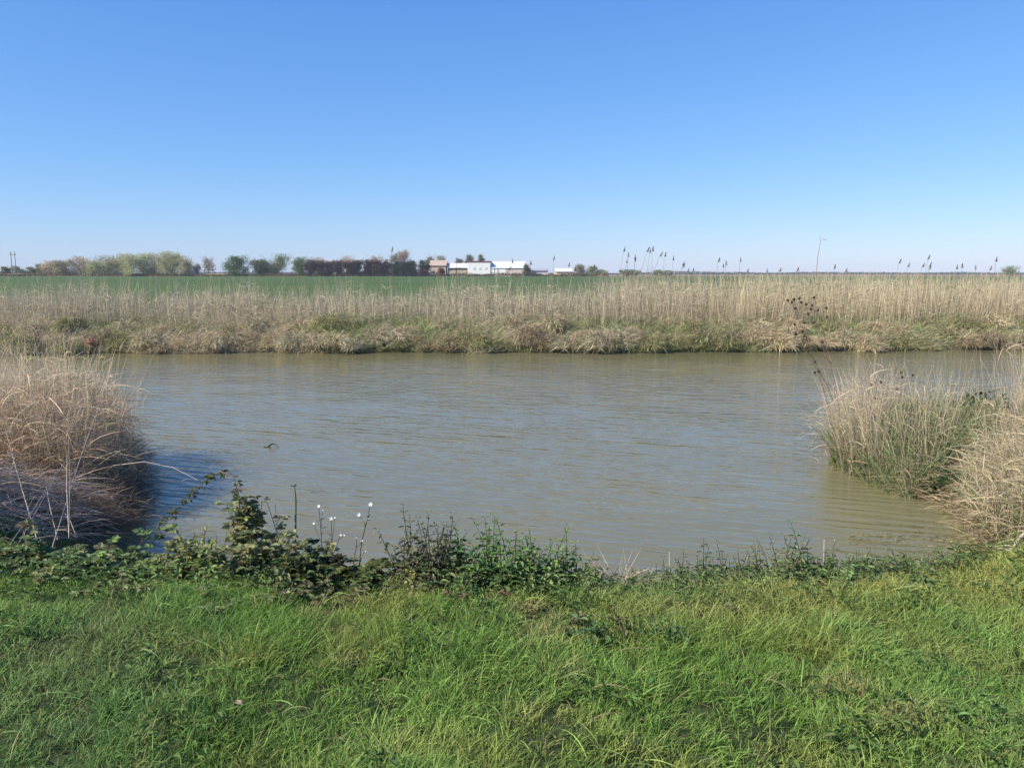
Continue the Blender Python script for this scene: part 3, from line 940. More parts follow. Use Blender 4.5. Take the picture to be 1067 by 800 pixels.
# flattened reeds on the bank, front left
root = empty('flattened_reeds', (-4.1, 5.9, float(height(-4.1, 5.9)))); tag(root, 'heap of flattened pinkish-grey dead reeds lying on the bank at the left', 'dead reeds')
A = Acc(); x, y = region(4200, [(-5.2, 5.5), (-3.75, 5.6), (-3.6, 6.2), (-4.0, 7.3), (-6.2, 7.5), (-6.2, 5.9)])
thatch(A, x, y, .42, (.50, .39, .30), (.0, .30), 1.3, (.004, .008), .7)
A.build('dead_thatch', DRY, root, origin=root.location)
A = Acc()
stk = []
for (u0, v0, y0, u1, v1, y1) in [(52, 578, 5.2, 102, 425, 8.0), (72, 560, 5.4, 70, 470, 5.9), (20, 565, 5.3, 74, 470, 6.6), (38, 560, 5.3, 5, 445, 6.5), (5, 575, 5.0, 60, 490, 6.2), (72, 560, 5.4, 71, 440, 5.6), (60, 562, 5.5, 48, 505, 5.9), (30, 540, 5.8, 62, 505, 6.2)]:
    a_, b_ = Q(u0, v0, y0), Q(u1, v1, y1); m_ = (a_ + b_) / 2 + [R.uniform(-.03, .03), 0, R.uniform(0, .05)]
    stk.append(np.array([a_, a_ * .5 + m_ * .5, m_, m_ * .5 + b_ * .5, b_]) - np.array(root.location))
for (u0, v0, y0, u1, v1, y1) in [(30, 562, 5.4, 80, 562, 5.6), (58, 552, 5.5, 80, 560, 5.5), (68, 535, 5.8, 80, 560, 5.6)]:
    a_, b_ = Q(u0, v0, y0), Q(u1, v1, y1); m_ = (a_ + b_) / 2 + [0, 0, .03]
    stk.append(np.array([a_, a_ * .5 + m_ * .5, m_, m_ * .5 + b_ * .5, b_]) - np.array(root.location))
tubes(A, np.array(stk), [.0038, .0036, .0034, .003, .0015], np.array([.48, .40, .32]))
A.build('long_canes', DRY, root)
# single reed arching over the water
b = Q(95, 505, 8.3)
A = Acc()
tubes(A, np.array([b, Q(118, 485, 8.1), Q(150, 481, 7.9), Q(180, 487, 7.8), Q(206, 500, 7.7)]) - b, [.005, .0045, .004, .0035, .0025], np.array([.5, .42, .35]))
o = A.build('arching_reed', DRY); o.location = b; tag(o, 'single pale reed arching low over the blue shaded water', 'reed')

# right spit
pR = lambda u, v: tuple(P(u, v, .1)[:2])
reed_clump('reed_clump', [pR(868, 474), pR(880, 486), pR(925, 498), (5.0, 10.6), (5.9, 12.1), (5.0, 12.0)], 1300, 1.15, (-.08, 0), .15, PALE,
           'pale reed clump at the tip of the right-hand spit, fanning out over the open water', thn=1200, thcol=(.30, .24, .16), thL=.32, green=1500, gcol=(.17, .215, .09), gh=.75, zup=(0, .3),
           rim=(4.62, 11.1, 110, -.32, -.1, .95), leafy=.5)
reed_clump('reed_clump', [pR(905, 496), pR(950, 514), (5.2, 9.4), (6.6, 11.2), (6.2, 12.2), (5.2, 11.8)], 700, 1.05, (-.02, 0), .13, (.46, .38, .26),
           'tan reed clump with green blades, second along the right-hand spit', thn=1500, thcol=(.28, .23, .15), thL=.32, green=2600, gcol=(.19, .235, .1), gh=.75, zup=(0, .35), leafy=.5)
reed_clump('reed_clump', [(5.5, 8.9), (5.5, 10.6), (6.8, 12), (8.6, 12.5), (8.4, 9.6), (6.8, 8.4)], 500, .8, (0, 0), .16, (.46, .38, .25),
           'lower tan and green grass clump around the green bush on the right-hand spit', thn=1600, thcol=(.30, .26, .16), thL=.32, green=3400, gcol=(.15, .22, .08), zup=(0, .35), leafy=.8)
reed_clump('reed_clump', [(6.05, 9.7), (6.25, 10.5), (7.6, 11.4), (9.6, 11.5), (9.0, 9.5), (7.0, 8.9)], 1500, 1.55, (0, 0), .09, PALE,
           'tallest pale reed clump, cut by the right edge of the photo', thn=1200, thcol=(.33, .27, .17), thL=.45, green=300, zup=(0, .4), leafy=.5)
# arching dry grass at front right
root = reed_clump('grass_mound', [pR(1006, 532), pR(1022, 550), pR(1040, 570), (4.6, 6.6), (5.6, 6.6), (7.0, 8.4), (6.4, 9.4), (5.2, 8.9)], 4600, .74, (-.05, -.02), .14, (.44, .37, .24),
           'wide mound of arching straw-coloured grass sliding into the water at the right', thn=2000, thcol=(.38, .32, .20), thL=.22, green=3000, gcol=(.18, .22, .10), gh=.55, zup=(0, .55), leafy=1.2)
root['category'] = 'dry grass'; root['group'] = 'grass mounds on the spits'

# low dry litter hiding the mud along the right shore
A = Acc(); pp_ = [P(u, v) for u, v in [(925, 504), (950, 518), (985, 528), (1000, 545), (1020, 566), (1030, 580)]]
n = 1500; k = R.integers(0, 5, n); t_ = rnd(n)[:, None]; pq = np.array(pp_); b_ = pq[k] * (1 - t_) + pq[k + 1] * t_
x = b_[:, 0] + np.abs(R.normal(0, .22, n)) - .03; y = b_[:, 1] + R.normal(0, .12, n) + .08
thatch(A, x, y, .22, (.30, .25, .15), (0, .12), 1.0, (.004, .009), .6)
tag(A.build('shore_litter', DRY), 'brown litter of dead blades along the shore of the right-hand spit', 'dead leaves', kind='stuff')

# green plants on the right spit
def leafy_bush(name, c, r, n, col, label, leaf=.06, mat=None, cat='bush', group=None):
    root = empty(name, c); tag(root, label, cat, group)
    a = rnd(n, 0, 6.28); ph = np.arccos(rnd(n, -.15, 1)); rr = rnd(n, .55, 1.0) ** .5 * (1 + .25 * np.sin(3 * a + ph * 4))
    pos = np.stack([r[0] * rr * np.sin(ph) * np.cos(a), r[1] * rr * np.sin(ph) * np.sin(a), r[2] * rr * np.cos(ph)], 1)
    dv = unit(pos) + R.normal(0, .6, (n, 3)); L = leaf * rnd(n, .6, 1.3)
    A = Acc(); leaves(A, pos, dv, unit(pos) + R.normal(0, .5, (n, 3)), L, L * .45, jitc(col, n, .25))
    A.build('foliage', LEAF, root)
    S = Acc()
    k = 14; e = pos[:k] * .9
    tubes(S, np.stack([np.tile([0, 0, -.05], (k, 1)) + R.normal(0, .02, (k, 3)), e * .5 + [0, 0, .03], e], 1), .004, np.array([.12, .1, .06]))
    S.build('stem', LEAF, root)
    return root
q = P(886, 474, .15); leafy_bush('green_plant', (q[0], q[1] - .05, .05), (.2, .18, .26), 420, (.11, .16, .035), 'bright green leafy plant at the very tip of the right-hand spit', .07)
q = P(992, 508, .15); leafy_bush('green_plant', (q[0], q[1], .05), (.26, .2, .26), 600, (.05, .10, .035), 'dark green drooping plant at the waterline of the right-hand spit', .08)
q = Q(1022, 425, 11.3); leafy_bush('green_plant', (q[0], q[1], .35), (.5, .35, .5), 1200, (.06, .11, .04), 'green bush on the back of the right-hand spit beside the tallest reeds', .07)
q = Q(945, 472, 10.0); leafy_bush('green_plant', (q[0], q[1], .2), (.22, .2, .3), 300, (.07, .105, .04), 'small olive-green plant half hidden in the tan reeds of the right-hand spit', .06)

# fallen pale cane bundle at the right edge
b = Q(1037, 582, 5.6); b[2] = float(height(b[0], b[1])) + .02
root = empty('fallen_cane', b); tag(root, 'thick pale fallen cane lying up the bank at the right edge', 'cane')
e = Q(1075, 548, 6.1) - b; e2 = Q(1090, 535, 6.3) - b
A = Acc(); tubes(A, np.array([[0, 0, 0], e * .35 + [0, 0, .02], e * .7 + [0, 0, .02], e, e2]), [.012, .016, .013, .015, .012], np.array([.38, .31, .22]), 8)
A.build('stalk', BARK, root)
A = Acc(); n = 60; k = rnd(n)[:, None]; a = rnd(n, 0, 6.28)
ribbons(A, e * k, np.stack([np.cos(a), np.sin(a), rnd(n, 0, .5)], 1), rnd(n, .06, .2), .008, np.tile([0, 0, -.4], (n, 1)), 4, jitc((.5, .42, .33), n), jitc((.5, .42, .33), n))
A.build('dry_sheath', DRY, root)
# fringe of dead leaves floating and standing at the near right waterline
root_y = 6.3
A = Acc(); n = 130
u = rnd(n, 880, 1010); x = np.array([P(uu, 562, 0)[0] for uu in u]); y = np.array([P(uu, 562 + R.uniform(-4, 8), 0)[1] for uu in u])
a = rnd(n, 0, 6.28)
ribbons(A, np.stack([x, y, rnd(n, .0, .03)], 1), np.stack([np.cos(a), np.sin(a) * .6, rnd(n, 0, .9)], 1), rnd(n, .04, .13), rnd(n, .004, .010), np.stack([np.zeros(n), np.zeros(n), -rnd(n, 0, .5)], 1), 4, jitc((.22, .2, .11), n, .35), jitc((.24, .22, .12), n, .35), 'blade', 1)
tag(A.build('dead_leaves', DRY), 'fringe of curled dead leaves at the near waterline in front of the brown reflection', 'dead leaves', kind='stuff')

# ------------------------------------------------------------------ burr plant leaning from the right spit
def burr_plant(name, base, tips, label, group, hr=.017, sc=(.17, .12, .09)):
    root = empty(name, base); tag(root, label, 'burr plant', group)
    S = Acc()
    t0 = np.array(tips[0]) - base
    main = np.array([[0, 0, 0], t0 * .3 + [.05, 0, .05], t0 * .6 + [.06, 0, .05], t0 * .85 + [.02, 0, .02], t0])
    tubes(S, main, np.linspace(.0048, .0022, 5), np.array(sc))
    for i, tp in enumerate(tips):
        e = np.array(tp) - base
        if i:
            k = np.clip(R.uniform(.45, .9) * (e[2] / t0[2]), .15, .95)
            st = np.array([np.interp(k, np.linspace(0, 1, 5), main[:, q]) for q in range(3)])
            tubes(S, np.array([st, st * .5 + e * .5 + [0, 0, -.02], e]), .0022, np.array(sc))
        Hh = Acc()
        blob(Hh, e, (hr, hr, hr * 1.15), np.array([.055, .035, .024]), 5, 7, .25)
        n = 14; dv = unit(R.normal(0, 1, (n, 3)))
        ribbons(Hh, e + dv * hr * .7, dv, hr * .9, .003, np.zeros((n, 3)), 1, np.array([.07, .045, .03]), np.array([.09, .06, .04]))
        Hh.build('burr', HEAD, root)
    S.build('stem', BARK, root)
yb = 10.6
px = [(825, 318), (829, 321), (827, 312), (833, 311), (835, 315), (840, 317)]
def T(lst, y): return [Q(u, v, y + R.uniform(-.1, .1)) for u, v in lst]
base = Q(874, 470, 10.8); base[2] = .1
burr_plant('burdock', base, T([(825, 315)] + px[1:] + [(828, 338), (829, 348), (821, 313)], yb), 'leftmost dead burr plant leaning far out over the water, its heads against the far bank', 'dead burr plants leaning from the right-hand spit')
base = Q(880, 470, 10.7); base[2] = .1
burr_plant('burdock', base, T([(848, 310), (846, 318), (842, 327), (845, 322), (852, 323), (861, 321), (838, 336), (838, 350), (836, 345), (848, 336), (862, 330)], yb), 'upright dead burr plant with many dark heads, behind the leftmost one', 'dead burr plants leaning from the right-hand spit')
base = Q(886, 470, 10.6); base[2] = .1
burr_plant('burdock', base, T([(841, 362), (842, 366), (849, 377), (849, 388), (853, 387), (857, 356)], yb), 'low dead burr plant whose few heads hang just above the open water', 'dead burr plants leaning from the right-hand spit')
base = Q(926, 470, 10.4); base[2] = .2
burr_plant('burdock', base, T([(939, 388), (935, 405), (951, 391), (908, 401), (940, 393), (918, 398), (911, 415)], yb), 'dead burr plant with dark heads standing among the pale reeds of the spit', 'dead burr plants leaning from the right-hand spit')

# ------------------------------------------------------------------ floating twig
b = P(283, 466, 0); root = empty('floating_twig', b); tag(root, 'small dark bent twig sticking out of the open water', 'twig')
A = Acc(); tubes(A, np.array([[-.07, -.02, -.03], [-.03, 0, .03], [.01, 0, .055], [.05, .01, .045], [.12, .02, -.01]]), [.012, .014, .012, .006, .003], np.array([.03, .03, .022]))
A.build('stick', BARK, root)
A = Acc(); leaves(A, np.array([[-.05, 0, .0], [0, -.02, .01]]), np.array([[-1, -.1, .1], [-.6, -.3, -.2]]), np.array([[0, 0, 1.], [0, 0, 1.]]), .09, .04, np.array([.1, .12, .07])); A.build('leaf', LEAF, root)

# ------------------------------------------------------------------ far bank
def far_y(x):
    return np.interp(x, [p_[0] for p_ in _far], [p_[1] for p_ in _far])


XL, XR = -24, 26
# reed bed
A = Acc()
n = 36000
x = rnd(n, XL, XR)
dd = 1.3 + 4.6 * rnd(n) ** .8
# thins out on the left where the field shows through
y = far_y(x) + dd
dens = np.clip(.75 + .3 * noise(x, y, 2.2, 1) + .2 * sm(0, 8, x), .25, 1)
k = rnd(n) < dens; x, y, dd = x[k], y[k], dd[k]; n = len(x)
h = (.95 + .16 * noise(x, y, 3.0, 2) + .10 * noise(x, y, .8, 4) + .42 * sm(.5, 5, x)) * R.normal(.9, .2, n).clip(.4, 1.5)
tall = rnd(n) < .40
h = np.where(tall, h * rnd(n, 1.1, 1.6), h).clip(0, 1.72)
base_c = mixc([.52, .44, .315], [.46, .40, .29], .5 + .5 * noise(x, y, 1.8, 5))
base_c = mixc(base_c, [.56, .465, .305], sm(3, 10, x) * .7)
c = base_c * (1 + R.normal(0, .18, (n, 1))).clip(.5, 1.5)
root_ = np.stack([x, y, height(x, y) - .03], 1)
dv = np.stack([R.normal(0, .09, n), R.normal(0, .09, n), np.ones(n)], 1)
pp = ribbons(A, root_, dv, h, rnd(n, .006, .013), np.stack([R.normal(0, .09, n), R.normal(0, .09, n), -rnd(n, 0, .06)], 1), 4, c * .85, c * 1.1, 'stem', .5)
m_ = 26000; i = R.integers(0, n, m_); q = pp[i, R.integers(1, 4, m_)]; a = rnd(m_, 0, 6.28)
cc = c[i] * rnd(m_, .7, 1.2)[:, None]
gr = rnd(m_) < np.clip(.12 + .25 * noise(q[:, 0], q[:, 1], 1.5, 0), 0, .4)
cc[gr] = jitc((.16, .20, .08), gr.sum())
ribbons(A, q, np.stack([np.cos(a) * .6, np.sin(a) * .6, rnd(m_, .2, 1.2)], 1), rnd(m_, .15, .45), rnd(m_, .009, .018), np.stack([np.cos(a) * .4, np.sin(a) * .4, -rnd(m_, .1, .9)], 1), 3, cc, cc, 'blade', 1.)
tag(A.build('reed_bed', DRY), 'long bed of dry tan reeds covering the far bank', 'reeds', kind='stuff')
# grasses on the slope beneath the reeds
A = Acc()
n = 100000
x = rnd(n, XL, XR); dd = -.04 + 3.0 * rnd(n) ** 1.4; y = far_y(x) + dd
a = rnd(n, 0, 6.28)
gmix = np.clip(.55 + .75 * noise(x, y, 1.6, 3) - .3 * (dd < .8), 0, 1)
c = mixc(jitc((.56, .48, .33), n, .2), jitc((.33, .36, .17), n, .2), gmix)
ribbons(A, np.stack([x, y, height(x, y) - .02], 1), np.stack([np.cos(a) * .55, np.sin(a) * .55, rnd(n, .5, 1.2)], 1), rnd(n, .2, .6), rnd(n, .007, .015), np.stack([np.cos(a) * .3, np.sin(a) * .3 - .15, -rnd(n, .0, .8)], 1), 4, c * .8, c * 1.1, 'blade', 1.)
tag(A.build('bank_grass', DRY), 'mixed green and straw-coloured grass on the slope of the far bank', 'grass', kind='stuff')


def tussock_src(kind):
    """one tangled scrub tussock about 1 m wide"""
    root = empty('scrub_tussock', (0, 0, 0))
    A = Acc(); n = 1500
    a = rnd(n, 0, 6.28); r = .42 * np.sqrt(rnd(n))
    x, y = r * np.cos(a), r * np.sin(a) * .7
    z = rnd(n, 0, .38) * (1 - (r / .5) ** 2)
    cols = {'grey': (.49, .44, .29), 'pink': (.53, .44, .28), 'green': (.36, .38, .17), 'dark': (.36, .29, .18)}[kind]
    c = jitc(cols, n, .4)
    if kind == 'green':
        k = rnd(n) < .35; c[k] = jitc((.26, .21, .13), k.sum())
    a2 = a + R.normal(0, .7, n)
    ribbons(A, np.stack([x, y, z], 1), np.stack([np.cos(a2) * .8, np.sin(a2) * .8, rnd(n, .3, 2.2)], 1), rnd(n, .1, .32), rnd(n, .006, .013), np.stack([np.cos(a2) * .3, np.sin(a2) * .3, -rnd(n, .3, 1.3)], 1), 4, c * .8, c * 1.15, 'blade', 1.2)
    A.build('dry_blades', DRY, root)
    S = Acc(); k = 34; a = rnd(k, 0, 6.28)
    pts = np.stack([np.stack([.1 * np.cos(a), .1 * np.sin(a), np.zeros(k)], 1), np.stack([.3 * np.cos(a), .25 * np.sin(a), rnd(k, .2, .5)], 1), np.stack([.55 * np.cos(a), .45 * np.sin(a), rnd(k, -.05, .55)], 1)], 1)
    tubes(S, pts, [.005, .004, .002], jitc((.28, .21, .15), k))
    S.build('twigs', BARK, root)
    return root
LAB = {'grey': 'grey-brown tangled scrub tussock at the far waterline', 'pink': 'pinkish tan tangled scrub tussock at the far waterline',
       'green': 'olive-green tangled scrub tussock at the far waterline', 'dark': 'dark-brown tangled scrub tussock at the far waterline'}
srcs = {k: [tussock_src(k) for _ in range(2)] for k in LAB}
used = {k: 0 for k in LAB}
xx = XL
while xx < XR:
    nz = float(noise(xx, 0, 1.6, 5)) + R.uniform(-.4, .4)
    kind = 'pink' if nz > .7 else 'grey' if nz > .1 else 'dark' if nz > -.25 else 'green'
    off = R.uniform(.05, .45)
    loc = (xx, float(far_y(xx)) + off, 0); loc = (loc[0], loc[1], max(0.0, float(height(loc[0], loc[1]))) - .04)
    s_ = R.uniform(.75, 1.35)
    lst = srcs[kind]
    if used[kind] < len(lst):
        o = lst[used[kind]]; o.location = loc; o.rotation_euler = (0, 0, R.uniform(0, 6.28)); o.scale = (s_, s_, s_)
    else:
        o = copy_thing(lst[used[kind] % 2], loc, R.uniform(0, 6.28), (s_ * R.uniform(.7, 1.7), s_, s_ * R.uniform(.6, 1.35)))
    used[kind] += 1
    tag(o, LAB[kind].split(' at the')[0].replace(' tangled', '').replace('pinkish tan', 'pinkish') + ' at the far waterline ' + under(loc[0], loc[1]), 'scrub', 'scrub tussocks along the far waterline')
    xx += R.uniform(.33, .62)
# a second row a little higher up the slope
xx = XL
while xx < XR:
    nz = float(noise(xx, 9, 1.9, 2)) + R.uniform(-.3, .3)
    kind = 'green' if nz > .0 else 'grey' if nz > -.5 else 'pink'
    loc = (xx, float(far_y(xx)) + R.uniform(.9, 1.7), 0); loc = (loc[0], loc[1], float(height(loc[0], loc[1])) - .02)
    s_ = R.uniform(.8, 1.3)
    o = copy_thing(srcs[kind][R.integers(0, 2)], loc, R.uniform(0, 6.28), (s_ * R.uniform(.7, 1.6), s_, s_ * R.uniform(.6, 1.3)))
    tag(o, LAB[kind].split(' at the')[0].replace(' tangled', '').replace('pinkish tan', 'pinkish') + ' up the far slope ' + under(loc[0], loc[1]), 'scrub', 'scrub tussocks on the far bank slope')
    xx += R.uniform(.7, 1.5)

# bare red earth faces at the left of the far bank
for (u, v, w_, h_, lab) in [(73, 360, .26, .42, 'small upright patch of bare red earth in the far bank'), (40, 357, .45, .35, 'wider bare brown earth patch in the far bank, left of the red one')]:
    q = Q(u, v, 25.0); yq = float(far_y(q[0])) - .1
    A = Acc(); blob(A, (0, 0, 0), (w_ * .8, .3, h_ * .65), np.array([.19, .09, .06]) if 'red' in lab[:40] and 'small' in lab else np.array([.17, .12, .085]), 9, 14, .12)
    o = A.build('earth_patch', SOIL); o.location = (q[0], yq + .28, .22); tag(o, lab, 'bare earth')

# tall reeds whose plumes stand against the sky
def plume_reed_src():
    root = empty('plumed_reed', (0, 0, 0))
    S = Acc(); tubes(S, np.array([[0, 0, 0], [.01, 0, .6], [0, 0, 1.2], [.03, 0, 1.75]]), [.007, .0065, .0055, .004], np.array([.3, .235, .15]))
    n = 5; a = rnd(n, 0, 6.28)
    ribbons(S, np.stack([np.zeros(n), np.zeros(n), rnd(n, .4, 1.4)], 1), np.stack([np.cos(a), np.sin(a), rnd(n, .3, 1)], 1), rnd(n, .2, .4), .012, np.stack([np.zeros(n), np.zeros(n), -rnd(n, .2, .8)], 1), 4, jitc((.33, .27, .18), n), jitc((.33, .27, .18), n))
    S.build('stem', DRY, root)
    H = Acc(); n = 70; t_ = rnd(n); a = rnd(n, 0, 6.28)
    ribbons(H, np.stack([.03 + .04 * t_, np.zeros(n), 1.72 + .13 * t_], 1), np.stack([np.cos(a) * .5 + .5, np.sin(a) * .5, rnd(n, .1, 1.4)], 1), .06 * (1.1 - .6 * t_), .009, np.tile([.2, 0, -.5], (n, 1)), 3, jitc((.11, .08, .065), n), jitc((.14, .105, .085), n), 'leaf')
    H.build('plume', DRY, root)
    return root
psrc = [plume_reed_src() for _ in range(3)]
PL = [(643, 258), (660, 257), (668, 260), (672, 258), (682, 258), (693, 264), (706, 268), (709, 276), (655, 264), (667, 267), (664, 270), (699, 272), (650, 271), (747, 270), (770, 268), (765, 275), (760, 273),
      (780, 281), (807, 280), (930, 271), (941, 275), (955, 275), (965, 267), (963, 274), (998, 277), (1012, 275), (1020, 276), (1044, 269), (875, 277), (882, 281), (560, 272), (576, 268), (592, 275), (540, 271), (413, 259),
      (725, 281), (798, 281), (829, 280), (620, 277), (600, 279), (972, 278), (1024, 278), (715, 279), (525, 279)]
for i, (u, v) in enumerate(PL):
    yy = 29.2 + R.uniform(-.6, 1.6)
    tip = Q(u, v, yy); z0 = float(height(tip[0], yy)); hgt_ = tip[2] - z0 + .05
    s_ = hgt_ / 1.85
    o = psrc[i] if i < 3 else copy_thing(psrc[i % 3], (0, 0, 0))
    o.location = (tip[0] - .05 - .3 * 0, yy, z0); o.rotation_euler = (R.normal(0, .05), R.normal(.03, .11), R.uniform(-1.2, 1.2)); o.scale = (1.15, 1.15, s_)
    where = next(t_ for lim, t_ in ((450, 'rising in front of the dark tree row'), (550, 'in front of the right end of the warehouse'), (605, 'in front of the small sheds'), (640, 'between the small sheds and the highest plumes'),
                                    (652, 'at the left end of the highest cluster of plumes'), (670, 'in the left half of the highest cluster of plumes'), (690, 'in the right half of the highest cluster of plumes'), (718, 'trailing off right of the highest cluster'),
                                    (755, 'alone midway between the highest cluster and the bare stalk'), (790, 'a little left of the bare leaning stalk'), (835, 'low and just left of the bare leaning stalk'), (900, 'just right of the bare leaning stalk'),
                                    (948, 'above the tip of the right-hand spit'), (985, 'in the dense right-hand cluster of plumes'), (1035, 'above the tallest right-hand reeds'), (2000, 'beside the grey-green tree clump at the right edge')) if u < lim)
    tag(o, 'plumed reed against the sky, ' + where, 'reed', 'plumed reeds standing against the sky')
# leaning bare stalk
b = Q(850, 300, 30); b[2] = float(height(b[0], 30)); root = empty('bare_stalk', b); tag(root, 'tallest bare leaning stalk with a forked tip on the far bank', 'stalk')
A = Acc(); tubes(A, np.array([b, Q(850, 290, 30), Q(852, 268, 30), Q(855, 251, 30)]) - b, [.02, .019, .016, .011], np.array([.3, .25, .22]))
tubes(A, np.array([Q(855, 252, 30), Q(857, 249, 30), Q(861, 250, 30)]) - b, .009, np.array([.33, .27, .22]))
tubes(A, np.array([Q(855, 252, 30), Q(854, 248, 30), Q(855, 245, 30)]) - b, .008, np.array([.33, .27, .22]))
A.build('stem', BARK, root)

# ------------------------------------------------------------------ distant trees
def tree(name, u, v_top, wpx, Y, label, group, col, dens=1.0, bare=.0, base=1.0, trunk_h=.18, shape=(1, 1), leafs=.42, tcol=(.12, .095, .07), rust=False):
    top = Q(u, v_top, Y); W = wpx / F * Y; H = top[2] - base
    root = empty(name, (top[0], Y, base)); tag(root, label, 'tree', group)
    S = Acc()
    tubes(S, np.array([[0, 0, -.1], [.1, 0, H * .3], [0, 0, H * .6], [.05, 0, H * .85]]), [H * .02 + .03, H * .016 + .03, H * .01 + .02, .02], np.array(tcol), 6)
    k = 9; a = rnd(k, 0, 6.28); zz = rnd(k, .2, .55) * H
    e = np.stack([W * .42 * np.cos(a), W * .42 * np.sin(a), (zz + H * rnd(k, .2, .4)).clip(0, H * .95)], 1)
    s0 = np.stack([np.zeros(k), np.zeros(k), zz], 1)
    tubes(S, np.stack([s0, s0 * .5 + e * .5 + [0, 0, -.05 * H], e], 1), [H * .008 + .01, H * .006 + .01, .012], np.array(tcol))
    S.build('trunk', BARK, root)
    A = Acc()
    nb = int(16 + 8 * W / max(H, 1)); 
    bz = trunk_h * H + (1 - trunk_h) * H * rnd(nb, .06, .86)
    rr = W * .5 * np.sqrt(np.clip(1 - ((bz / H - .5) / .62) ** 2, .05, 1)) * shape[0]
    ba = rnd(nb, 0, 6.28); br_ = rr * rnd(nb, .1, .85)
    bc = np.stack([br_ * np.cos(ba), br_ * np.sin(ba), bz], 1)
    m_ = int(150 * dens)
    bs = np.repeat(rnd(nb, .07, .17), m_)
    pos = np.repeat(bc, m_, 0) + R.normal(0, 1, (nb * m_, 3)) * (bs * np.minimum(W, H * 1.1))[:, None] * [1, 1, .75]
    pos = pos[(pos[:, 2] > trunk_h * H * .6) & (pos[:, 2] < H * 1.02)]
    n = len(pos)
    shade = np.repeat(R.normal(1, .13, nb), m_)[:n][:, None]
    lf = leafs * rnd(n, .6, 1.4)
    leaves(A, pos, R.normal(0, 1, (n, 3)), R.normal(0, 1, (n, 3)), lf, lf * .7, jitc(np.array(col) * (1.15 if col[1] < .07 else 1.75), n, .16) * shade)
    if bare:
        n = int(220 * bare); a = rnd(n, 0, 6.28); z_ = rnd(n, .3, .8) * H
        r_ = W * .5 * rnd(n, 0, .7)
        ribbons(A, np.stack([r_ * np.cos(a), r_ * np.sin(a), z_], 1), np.stack([np.cos(a) * .5, np.sin(a) * .5, rnd(n, .3, 1.2)], 1), H * rnd(n, .1, .3), .09, np.zeros((n, 3)), 2, jitc((.26, .22, .17), n), jitc((.28, .24, .19), n), 'stem')
    if rust:
        n = 130; leaves(A, R.normal(0, 1, (n, 3)) * [1.9, 1.9, .3] + [0, 0, H * .95], R.normal(0, 1, (n, 3)), R.normal(0, 1, (n, 3)), .4, .3, jitc((.28, .16, .10), n))
    A.build('crown', TREE, root)
    return root

WOOD = 'pale spring trees of the wood at the far left'
willow = (.25, .26, .125); olive = (.22, .21, .12); brownc = (.30, .25, .175); dgreen = (.05, .085, .03)
for (u, vt, w_, c, Y) in [(52, 272, 22, brownc, 398), (66, 270, 24, olive, 392), (82, 267, 22, brownc, 396), (97, 266, 24, willow, 390), (112, 266, 22, olive, 396), (124, 263, 20, willow, 400),
                          (136, 265, 24, willow, 388), (148, 263, 20, willow, 394), (160, 261, 22, willow, 398), (172, 260, 22, willow, 392), (184, 262, 20, willow, 396), (192, 267, 14, olive, 389)]:
    kindw = {willow: 'fresh pale green', olive: 'dull olive', brownc: 'leafless brownish'}[c]
    tree('wood_tree', u, vt, w_ * 1.25, Y, kindw + ' tree in the wood at the far left of the horizon', WOOD, c, 1.0, .6 if c != willow else .4, trunk_h=.04)
for (u, vt, w_) in [(5, 278, 14), (20, 277, 16), (34, 278, 14), (43, 275, 10)]:
    tree('small_tree', u, vt, w_, 400, 'low rounded green tree near the far twin-post pole', 'low trees around the far pole', (.13, .15, .07), .7, .2, trunk_h=.02)
tree('bare_tree', 216, 266, 13, 400, 'lone pale leafless tree between the wood and the dark green round tree', None, (.27, .235, .19), .35, 1.2)
tree('round_tree', 205, 274, 8, 400, 'tiny pale bush at the foot of the lone leafless tree', None, (.22, .2, .15), .4, .5, trunk_h=.02)
tree('round_tree', 246, 266, 34, 392, 'dark green round tree standing right of the lone leafless tree', None, (.06, .105, .035), 1.5, .1, trunk_h=.03)
tree('round_tree', 286, 264, 40, 396, 'widest olive-green tree with a rounded top, right of the dark green round tree', None, (.105, .125, .045), 1.5, .4, trunk_h=.03)
tree('round_tree', 270, 270, 18, 390, 'small dark tree squeezed between the two big round green trees', None, (.06, .08, .035), 1.0, .2, trunk_h=.03)
tree('round_tree', 314, 267, 20, 392, 'green tree touching the left end of the dark clipped tree row', None, (.08, .12, .04), 1.2, .3, trunk_h=.03)
tree('bare_tree', 330, 268, 20, 402, 'pale leafless tree rising behind the left end of the dark tree row', None, (.23, .2, .15), .5, 1.0)
# dark row
for i in range(13):
    u = 325 + i * 9.6 + R.uniform(-1.5, 1.5)
    tree('hedge_tree', u, 271.5 + R.uniform(-1, 1), 13, 388 + R.uniform(-1, 1), 'dark close-grown tree with a rusty top in the long clipped row before the buildings' if i < 9 else 'dark green close-grown tree without rust, at the right end of the long clipped row', 'dark trees of the long row', (.069, .050, .036) if i < 9 else (.035, .06, .03), 1.3, 0, trunk_h=.0, leafs=.4, rust=i < 9)
tree('bare_tree', 362, 266, 18, 404, 'low pale leafless tree behind the middle of the dark row', None, (.27, .235, .17), .4, .8)
tree('bare_tree', 392, 266, 16, 404, 'small pale leafless tree behind the dark row, left of the tall leafless pair', None, (.27, .235, .17), .35, .8)
tree('bare_tree', 412, 263, 13, 402, 'pale greenish leafless tree, left of the tall leafless pair', None, (.21, .22, .15), .5, .8)
tree('bare_tree', 421, 259, 16, 402, 'tallest brownish leafless tree behind the right end of the dark row', None, (.26, .20, .16), .6, 1.2)
tree('bare_tree', 449, 264, 13, 408, 'left one of two pale leafless trees behind the orange-roofed house', None, (.24, .235, .18), .5, .8)
